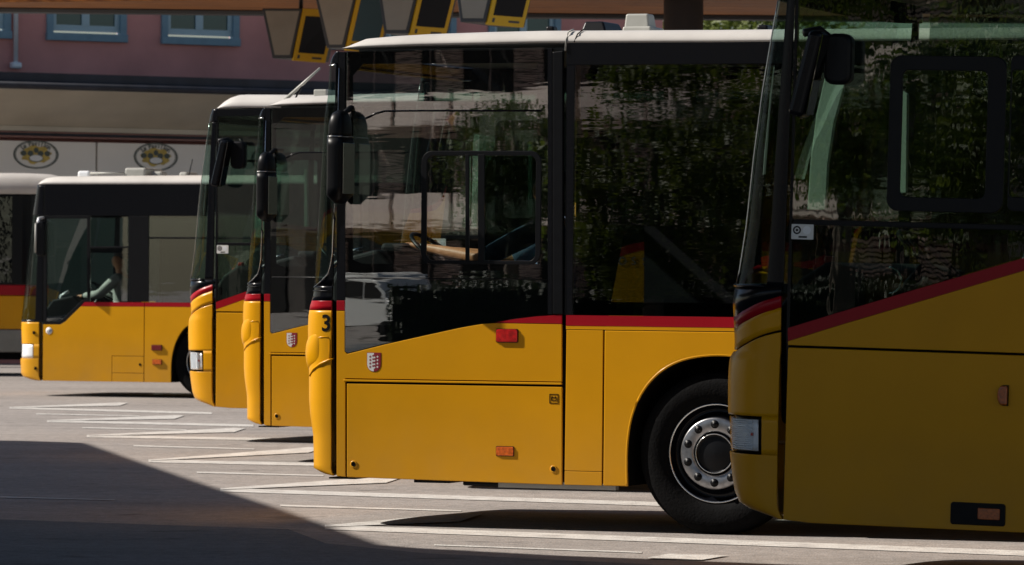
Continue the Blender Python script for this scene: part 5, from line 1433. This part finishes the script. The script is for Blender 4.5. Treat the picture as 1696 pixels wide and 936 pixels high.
def driver(pl, off, hl, hr, shirt, sleeves, label):
    """seated figure in bus coordinates; off = pelvis; hl/hr = hands on the wheel rim"""
    ox, oy, oz = off
    V = []; E = []; Rd = []
    def add(p, r, par=None):
        V.append(p); Rd.append(r); i = len(V) - 1
        if par is not None: E.append((par, i))
        return i
    pel = add((ox, oy, oz), (.14, .12)); bel = add((ox + .02, oy, oz + .17), (.15, .12), pel); che = add((ox, oy, oz + .38), (.16, .12), bel)
    nb = add((ox - .03, oy, oz + .53), .075, che); nk = add((ox - .045, oy, oz + .60), .055, nb)
    hd = add((ox - .065, oy, oz + .70), (.082, .092), nk); ht = add((ox - .06, oy, oz + .80), (.07, .085), hd)
    add((ox - .165, oy, oz + .695), .014, hd)
    arms = []
    for s, hand in ((-1, hl), (1, hr)):
        sh = add((ox - .02, oy + s * .19, oz + .47), .062, che)
        el = Vector(((ox + hand[0]) / 2 + .07, oy + s * .30, oz + .26)); 
        ei = add(tuple(el), .047, sh)
        hv = Vector(hand); d = (hv - el).normalized()
        mid = el.lerp(hv, .45); mi = add(tuple(mid), .043, ei)
        w = hv - d * .085; wi = add(tuple(w), .028, mi)
        pa = hv - d * .015; pi = add(tuple(pa), (.036, .02), wi)
        side = Vector((0, 1, 0)); up = d.cross(side).normalized(); up = up if up.z > 0 else -up
        for k in range(4):
            q = side * ((k - 1.5) * .019)
            ln = (.040, .046, .044, .034)[k]
            a1 = add(tuple(pa + d * .05 + q + up * .006), .0095, pi)
            a2 = add(tuple(pa + d * (.05 + ln * .6) + q - up * .018), .0088, a1)
            add(tuple(pa + d * (.045 + ln * .3) + q - up * .046), .008, a2)
        t1 = add(tuple(pa - side * s * .034 + d * .012 - up * .012), .011, pi); add(tuple(pa - side * s * .034 + d * .045 - up * .03), .0095, t1)
        arms.append((sh, ei, mi, wi))
    legs = []
    for s in (-1, 1):
        hp = add((ox - .06, oy + s * .10, oz - .03), .09, pel); kn = add((ox - .47, oy + s * .14, oz + .03), .065, hp)
        an = add((ox - .56, oy + s * .14, oz - .38), .045, kn); add((ox - .70, oy + s * .14, oz - .43), .04, an)
        legs.append((hp, kn, an))
    body = skinned('person', V, E, Rd, M['skin'], None, pel)
    body.matrix_world = pl.M
    # shirt
    SV = [V[bel], V[che], V[pel]]; SE = [(0, 1), (0, 2)]; SR = [(.172, .14), (.185, .145), (.16, .14)]
    for (sh, ei, mi, wi) in arms:
        SV.append(V[sh]); SR.append(.082); SE.append((1, len(SV) - 1)); b = len(SV) - 1
        SV.append(V[ei]); SR.append(.066); SE.append((b, len(SV) - 1)); b = len(SV) - 1
        if sleeves:
            SV.append(V[mi]); SR.append(.057); SE.append((b, len(SV) - 1)); b = len(SV) - 1
            SV.append(V[wi]); SR.append(.042); SE.append((b, len(SV) - 1))
    skinned('shirt', SV, SE, SR, shirt, body, 0)
    TV = [V[pel]]; TE = []; TR = [(.165, .135)]
    for (hp, kn, an) in legs:
        b = 0
        for i, r in ((hp, .105), (kn, .082), (an, .062)):
            TV.append(V[i]); TR.append(r); TE.append((b, len(TV) - 1)); b = len(TV) - 1
    skinned('trousers', TV, TE, TR, M['trousers'], body, 0)
    hc = Vector(V[ht]) + Vector((.015, 0, .0)); HV = []; HF = []
    for i in range(9):
        for k in range(16):
            a = R(i * 13); b = 2 * math.pi * k / 16
            HV.append((hc.x + .108 * math.sin(a) * math.cos(b) + .012, hc.y + .088 * math.sin(a) * math.sin(b), hc.z - .01 + .10 * math.cos(a) - (.03 if math.cos(b) > .2 else 0) * (i / 8)))
    for i in range(8):
        for k in range(16): HF.append((i * 16 + k, i * 16 + (k + 1) % 16, (i + 1) * 16 + (k + 1) % 16, (i + 1) * 16 + k))
    mesh('hair', HV, HF, M['hair'], body, smooth=True)
    w = Vector(V[arms[0][3]]); m_ = Vector(V[arms[0][2]]); dd = (w - m_).normalized()
    c = w - dd * .01
    wt_ = lathe('wrist_watch', [(.034, -.014), (.038, -.012), (.038, .012), (.034, .014)], M['satin'], body, seg=20)
    wt_.rotation_euler = dd.to_track_quat('Y', 'Z').to_euler(); wt_.location = c
    tag(body, label, 'person')
    return body
zbA = PA(556, 788)[1]
hA = PA(678, 406, 0.42)
driver(PA, (1.30, .56, 1.46), (hA[0] + 0.02, .42, hA[1]), (hA[0] + 0.03, .74, hA[1] - .02), M['shirtblue'], False, 'person in blue shirt with bare forearm reaching to the wheel of the bus marked 3')
hC = PC(131, 491, 0.4)
driver(PC, (PC(204, 480, .56)[0], .56, PC(200, 521, .56)[1]), (hC[0], .40, hC[1]), (hC[0] + .02, .74, hC[1]), M['shirtwhite'], True, 'person in pale long-sleeved shirt driving the bus with badge 129')

# ------------------------------------------------------------------ trees
def leaf_mat(name, c0, c1):
    m = bpy.data.materials.new(name); m.use_nodes = True
    nt = m.node_tree; p = nt.nodes['Principled BSDF']
    n = nt.nodes.new('ShaderNodeTexNoise'); n.inputs['Scale'].default_value = 1.3; n.inputs['Detail'].default_value = 4
    geo = nt.nodes.new('ShaderNodeNewGeometry'); nt.links.new(geo.outputs['Position'], n.inputs['Vector'])
    cr = nt.nodes.new('ShaderNodeValToRGB'); cr.color_ramp.elements[0].position = .3; cr.color_ramp.elements[0].color = (*c0, 1); cr.color_ramp.elements[1].position = .7; cr.color_ramp.elements[1].color = (*c1, 1)
    nt.links.new(n.outputs['Fac'], cr.inputs[0]); nt.links.new(cr.outputs[0], p.inputs['Base Color'])
    p.inputs['Roughness'].default_value = 0.5
    tl_ = nt.nodes.new('ShaderNodeBsdfTranslucent'); nt.links.new(cr.outputs[0], tl_.inputs[0])
    mx = nt.nodes.new('ShaderNodeMixShader'); mx.inputs[0].default_value = .45
    nt.links.new(p.outputs[0], mx.inputs[1]); nt.links.new(tl_.outputs[0], mx.inputs[2])
    nt.links.new(mx.outputs[0], nt.nodes['Material Output'].inputs['Surface'])
    return m
M['leaf'] = leaf_mat('plane_tree_leaf', (0.05, 0.085, 0.008), (0.15, 0.18, 0.022))
M['bark'] = mat('bark', (0.12, 0.09, 0.065), rough=0.9, noise=0.4, nscale=5, bump=0.6, bscale=12)
def crown_mesh(seed, rx, rz, n, size):
    rnd = random.Random(seed); V = []; Fc = []
    cl = []
    for _ in range(46):
        a = rnd.uniform(0, 6.283); h = rnd.uniform(-1, 1); r = rnd.uniform(.35, 1.0) * math.sqrt(1 - h * h * .85)
        cl.append(Vector((rx * r * math.cos(a), rx * r * math.sin(a), rz * h)))
    for _ in range(n):
        c = rnd.choice(cl); s = rx * .30
        p = c + Vector((rnd.gauss(0, s * .55), rnd.gauss(0, s * .55), rnd.gauss(0, s * .45)))
        d = Vector((rnd.gauss(0, 1), rnd.gauss(0, 1), rnd.gauss(0, .7))).normalized(); e = d.orthogonal().normalized()
        q = d.cross(e); k = size * rnd.uniform(.6, 1.3); b = len(V)
        V += [p - d * k * .9, p + e * k * .45 + q * .1 * k, p + d * k * .9, p - e * k * .45]
        Fc.append((b, b + 1, b + 2, b + 3))
    me = bpy.data.meshes.new('crown'); me.from_pydata(V, [], Fc); me.materials.append(M['leaf']); return me
CR = [crown_mesh(3, 3.2, 2.6, 9000, .16), crown_mesh(9, 2.9, 3.0, 9000, .15)]
def tree(x, y, k, h, label, s=1.0, rz=0.0, group='trees across the forecourt'):
    t = empty('tree', (x, y, 0), (0, 0, rz))
    o = bpy.data.objects.new('crown', CR[k]); C.objects.link(o); o.parent = t; o.location = (0, 0, h); o.scale = (s, s, s)
    V, Fc = tube_data([(0, 0, 0), (.05, .02, h * .35), (-.04, .05, h * .7), (0, 0, h + .8)], [.24, .19, .15, .06], 10)
    rnd = random.Random(int(x * 10) + 5)
    for i in range(7):
        a = rnd.uniform(0, 6.28); z0_ = h * rnd.uniform(.45, .85); ln = rnd.uniform(1.4, 2.4)
        v, f = tube_data([(0, 0, z0_), (ln * .5 * math.cos(a), ln * .5 * math.sin(a), z0_ + .8), (ln * math.cos(a), ln * math.sin(a), z0_ + 2.0)], [.09, .06, .02], 6)
        b = len(V); V += v; Fc += [tuple(b + q for q in ff) for ff in f]
    mesh('trunk', V, Fc, M['bark'], t, smooth=True)
    tag(t, label, 'tree', group)
    return t
g1 = at(1215, 40, 135.0); tree(g1.x, g1.y, 0, 6.4, 'leafy tree beyond the platform canopy, just right of its column', 1.1, .3, 'trees beyond the platform')
g2 = at(1275, 40, 128.0); tree(g2.x, g2.y, 1, 6.8, 'sunlit tree beyond the platform canopy, next to the right-hand coach', 1.1, 1.3, 'trees beyond the platform')

# what the bus windows mirror: the far side of the forecourt, left behind the camera
def mirror_pt(px, dist, z=0.0, plane=PA):
    """ground point seen by reflection in a bus flank at photograph column px"""
    d = ray(px, HOR); d.z = 0; d = d.normalized()
    nrm = (plane.M.to_3x3() @ Vector((0, -1, 0))).normalized()
    u, _ = plane(px, HOR); p = plane.M @ Vector((u, 0, 1.6))
    r = d - 2 * d.dot(nrm) * nrm; r.z = 0; r = r.normalized()
    q = p + r * dist; return Vector((q.x, q.y, z)), r
for (px, dist, k, h, s, lab) in ((850, 84, 0, 4.2, .50, 'young leafy tree mirrored in the driver window of the bus marked 3'),
                               (1080, 72, 1, 3.9, .75, 'dense tree mirrored in the passenger window beside the front wheel of the bus marked 3'),
                               (1250, 84, 0, 4.0, .75, 'tree mirrored at the right end of the passenger window of the bus marked 3'),
                               (1400, 60, 1, 5.2, .62, 'tree mirrored in the front half of the window of the shaded coach'),
                               (1650, 70, 0, 4.4, .80, 'tree mirrored towards the right edge of the shaded coach')):
    p, r = mirror_pt(px, dist, 0, PA if px < 1300 else PB)
    tree(p.x, p.y, k, h, lab, s, px * .01)

# apartment block across the road with slatted balconies
M['stucco'] = mat('block_stucco', (0.72, 0.60, 0.54), rough=0.9, noise=0.08, nscale=.7)
M['shutter'] = mat('block_shutter', (0.40, 0.31, 0.27), rough=0.8)
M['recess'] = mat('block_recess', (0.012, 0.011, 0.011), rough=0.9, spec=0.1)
p, r = mirror_pt(760, 118)
ab = empty('apartment_block', (p.x, p.y, 0), (0, 0, math.atan2(r.y, r.x) - R(90) + R(62)))
# local -y faces the forecourt
box('wall', -32, 13.5, 0, 12, 0, 16, M['shutter'], ab)
for fl in range(5):
    z0_ = 0.2 + fl * 3.0
    for b_ in range(-8, 4):
        x_ = b_ * 3.9
        op = empty('balcony', (x_, 0, z0_), (0, 0, 0), ab)
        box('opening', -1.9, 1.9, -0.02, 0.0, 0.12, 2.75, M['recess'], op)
        box('floor_slab', -1.8, 1.8, -1.3, -0.0, -0.05, 0.12, M['stucco'], op)
        box('parapet', -1.8, 1.8, -1.34, -1.26, 0.12, 0.95, M['stucco'], op)
        Vb, Fb = boxes_data([(-1.45 + (0 if (b_ + fl) % 2 else 1.2), 0.3 + (0 if (b_ + fl) % 2 else 1.15), -0.09, -0.03, 0.25 + .13 * i, 0.33 + .13 * i) for i in range(17)])
        mesh('slatted_shutter', Vb, Fb, M['shutter'], op)
tag(ab, 'beige apartment block with slatted shutters mirrored in the bus windows', 'building')

# unseen hedges, added to keep low reflections in the bus glass dark
def hedge(px, dist, ln, h, lab, seed, plane=PA):
    p, r = mirror_pt(px, dist, 0, plane)
    hd_ = empty('hedge', (p.x, p.y, 0), (0, 0, math.atan2(r.y, r.x) - R(90)))
    rnd = random.Random(seed); V = []; Fc = []
    for _ in range(int(ln * 700)):
        q = Vector((rnd.uniform(-ln / 2, ln / 2), rnd.uniform(-.5, .5), 0)); q.z = rnd.uniform(0.02, h + .12 * math.sin(q.x * 1.7) + rnd.uniform(-.05, .08))
        d = Vector((rnd.gauss(0, 1), rnd.gauss(0, 1), rnd.gauss(0, .8))).normalized(); e = d.orthogonal().normalized(); k = rnd.uniform(.05, .11); b = len(V)
        V += [q - d * k, q + e * k * .5, q + d * k, q - e * k * .5]; Fc.append((b, b + 1, b + 2, b + 3))
    me = bpy.data.meshes.new('foliage'); me.from_pydata(V, [], Fc); link('foliage', me, M['hedgeleaf'], hd_)
    box('stems', -ln / 2 + .1, ln / 2 - .1, -.3, .3, 0, h - .15, M['hedgecore'], hd_)
    tag(hd_, lab, 'hedge')
M['hedgeleaf'] = leaf_mat('hedge_leaf', (0.012, 0.022, 0.006), (0.035, 0.05, 0.012))
M['hedgecore'] = mat('hedge_core', (0.008, 0.01, 0.005), rough=.9)
hedge(850, 112, 14, 1.5, 'added low dark hedge behind the white van', 4)
hedge(1180, 74, 14, 1.5, 'added low dark hedge under the dense tree', 6)
hedge(1480, 74, 16, 1.5, 'added low dark hedge mirrored in the shaded coach', 8, PB)

# white van parked across the road
p, r = mirror_pt(640, 92)
van = empty('van', (p.x, p.y, 0), (0, 0, R(199)))
M['vanwhite'] = mat('van_white', (0.75, 0.75, 0.73), rough=0.35, coat=.5)
pr = [(-2.35, .35), (-2.4, .95), (-2.3, 1.12), (-1.6, 1.22), (-0.95, 1.85), (-.6, 1.95), (2.2, 1.95), (2.4, 1.8), (2.45, .9), (2.42, .35)]
V, Fc = prism_data(pr, -.9, .9); mesh('body', V, Fc, M['vanwhite'], van, bevel=.08, segs=3)
for sy in (-1, 1):
    y0, y1 = (-.93, -.89) if sy < 0 else (.89, .93)
    plate('side_window', [(-1.45, 1.22), (-.85, 1.75), (-.3, 1.8), (-.3, 1.22)], y0, y1, M['recess'], van)
    plate('side_window', [(-.15, 1.22), (-.15, 1.8), (1.0, 1.8), (1.0, 1.22)], y0, y1, M['recess'], van)
    plate('side_window', [(1.12, 1.22), (1.12, 1.8), (2.1, 1.8), (2.2, 1.22)], y0, y1, M['recess'], van)
    box('tail_lamp', 2.40, 2.47, sy * .86 - .08, sy * .86 + .08, .85, 1.5, M['redlens'], van, bevel=.02)
    box('headlamp', -2.42, -2.3, sy * .7 - .15, sy * .7 + .15, .82, 1.02, M['lamp'], van, bevel=.03)
    for u in (-1.5, 1.55):
        w_ = lathe('wheel', [(.001, 0), (.2, .0), (.22, .03), (.31, .02), (.33, .06), (.33, .2), (.001, .2)], M['tyre'], van, seg=28)
        w_.location = (u, -.92 if sy < 0 else .92, .33); w_.rotation_euler = (0, 0, 0 if sy < 0 else math.pi)
box('rear_window', 2.42, 2.46, -.7, .7, 1.2, 1.72, M['recess'], van)
van.scale = (.85, .85, .85)
tag(van, 'white van with red tail lamps mirrored low in the window of the bus marked 3', 'van')

# unseen timber shed, added to darken what the middle buses' windows mirror
M['timber'] = mat('dark_timber_cladding', (0.045, 0.035, 0.028), rough=.8, noise=.3, nscale=2)
gs = empty('dark_backdrop_shed', ab.location, ab.rotation_euler)
box('wall', 13.6, 52, 0.2, 12, 0, 9, M['timber'], gs)
mesh('roof', [(13.6, -.6, 9), (52.5, -.6, 9), (52.5, 12.6, 9), (13.6, 12.6, 9), (13.6, 6, 12.5), (52.5, 6, 12.5)], [(0, 1, 5, 4), (2, 3, 4, 5), (0, 4, 3), (1, 2, 5), (0, 3, 2, 1)], M['slate'], gs)
for k in range(8):
    box('shed_door', 15.5 + k * 4.6, 18.3 + k * 4.6, 0.12, 0.2, 0.1, 3.4, M['recess'], gs)
tag(gs, 'added dark timber shed beside the apartment block, darkening the glass of the middle buses', 'building')

# long terrace further round, mirrored by the buses at the back
tb = empty('terrace_house', (-95, 10, 0), (0, 0, R(100)))
box('wall', -38, 30, 0, 10, 0, 11, M['timber'], tb)
mesh('roof', [(-38.5, -.6, 11), (30.5, -.6, 11), (30.5, 10.6, 11), (-38.5, 10.6, 11), (-38.5, 5, 15), (30.5, 5, 15)], [(0, 1, 5, 4), (2, 3, 4, 5), (0, 4, 3), (1, 2, 5), (0, 3, 2, 1)], M['slate'], tb)
for fl in range(3):
    for k in range(20):
        box('window', -36 + k * 3.3, -34.8 + k * 3.3, -.03, 0.0, 1.0 + fl * 3.3, 2.7 + fl * 3.3, M['recess'], tb)
tag(tb, 'long dark timber-clad terrace mirrored in the rearmost buses', 'building')
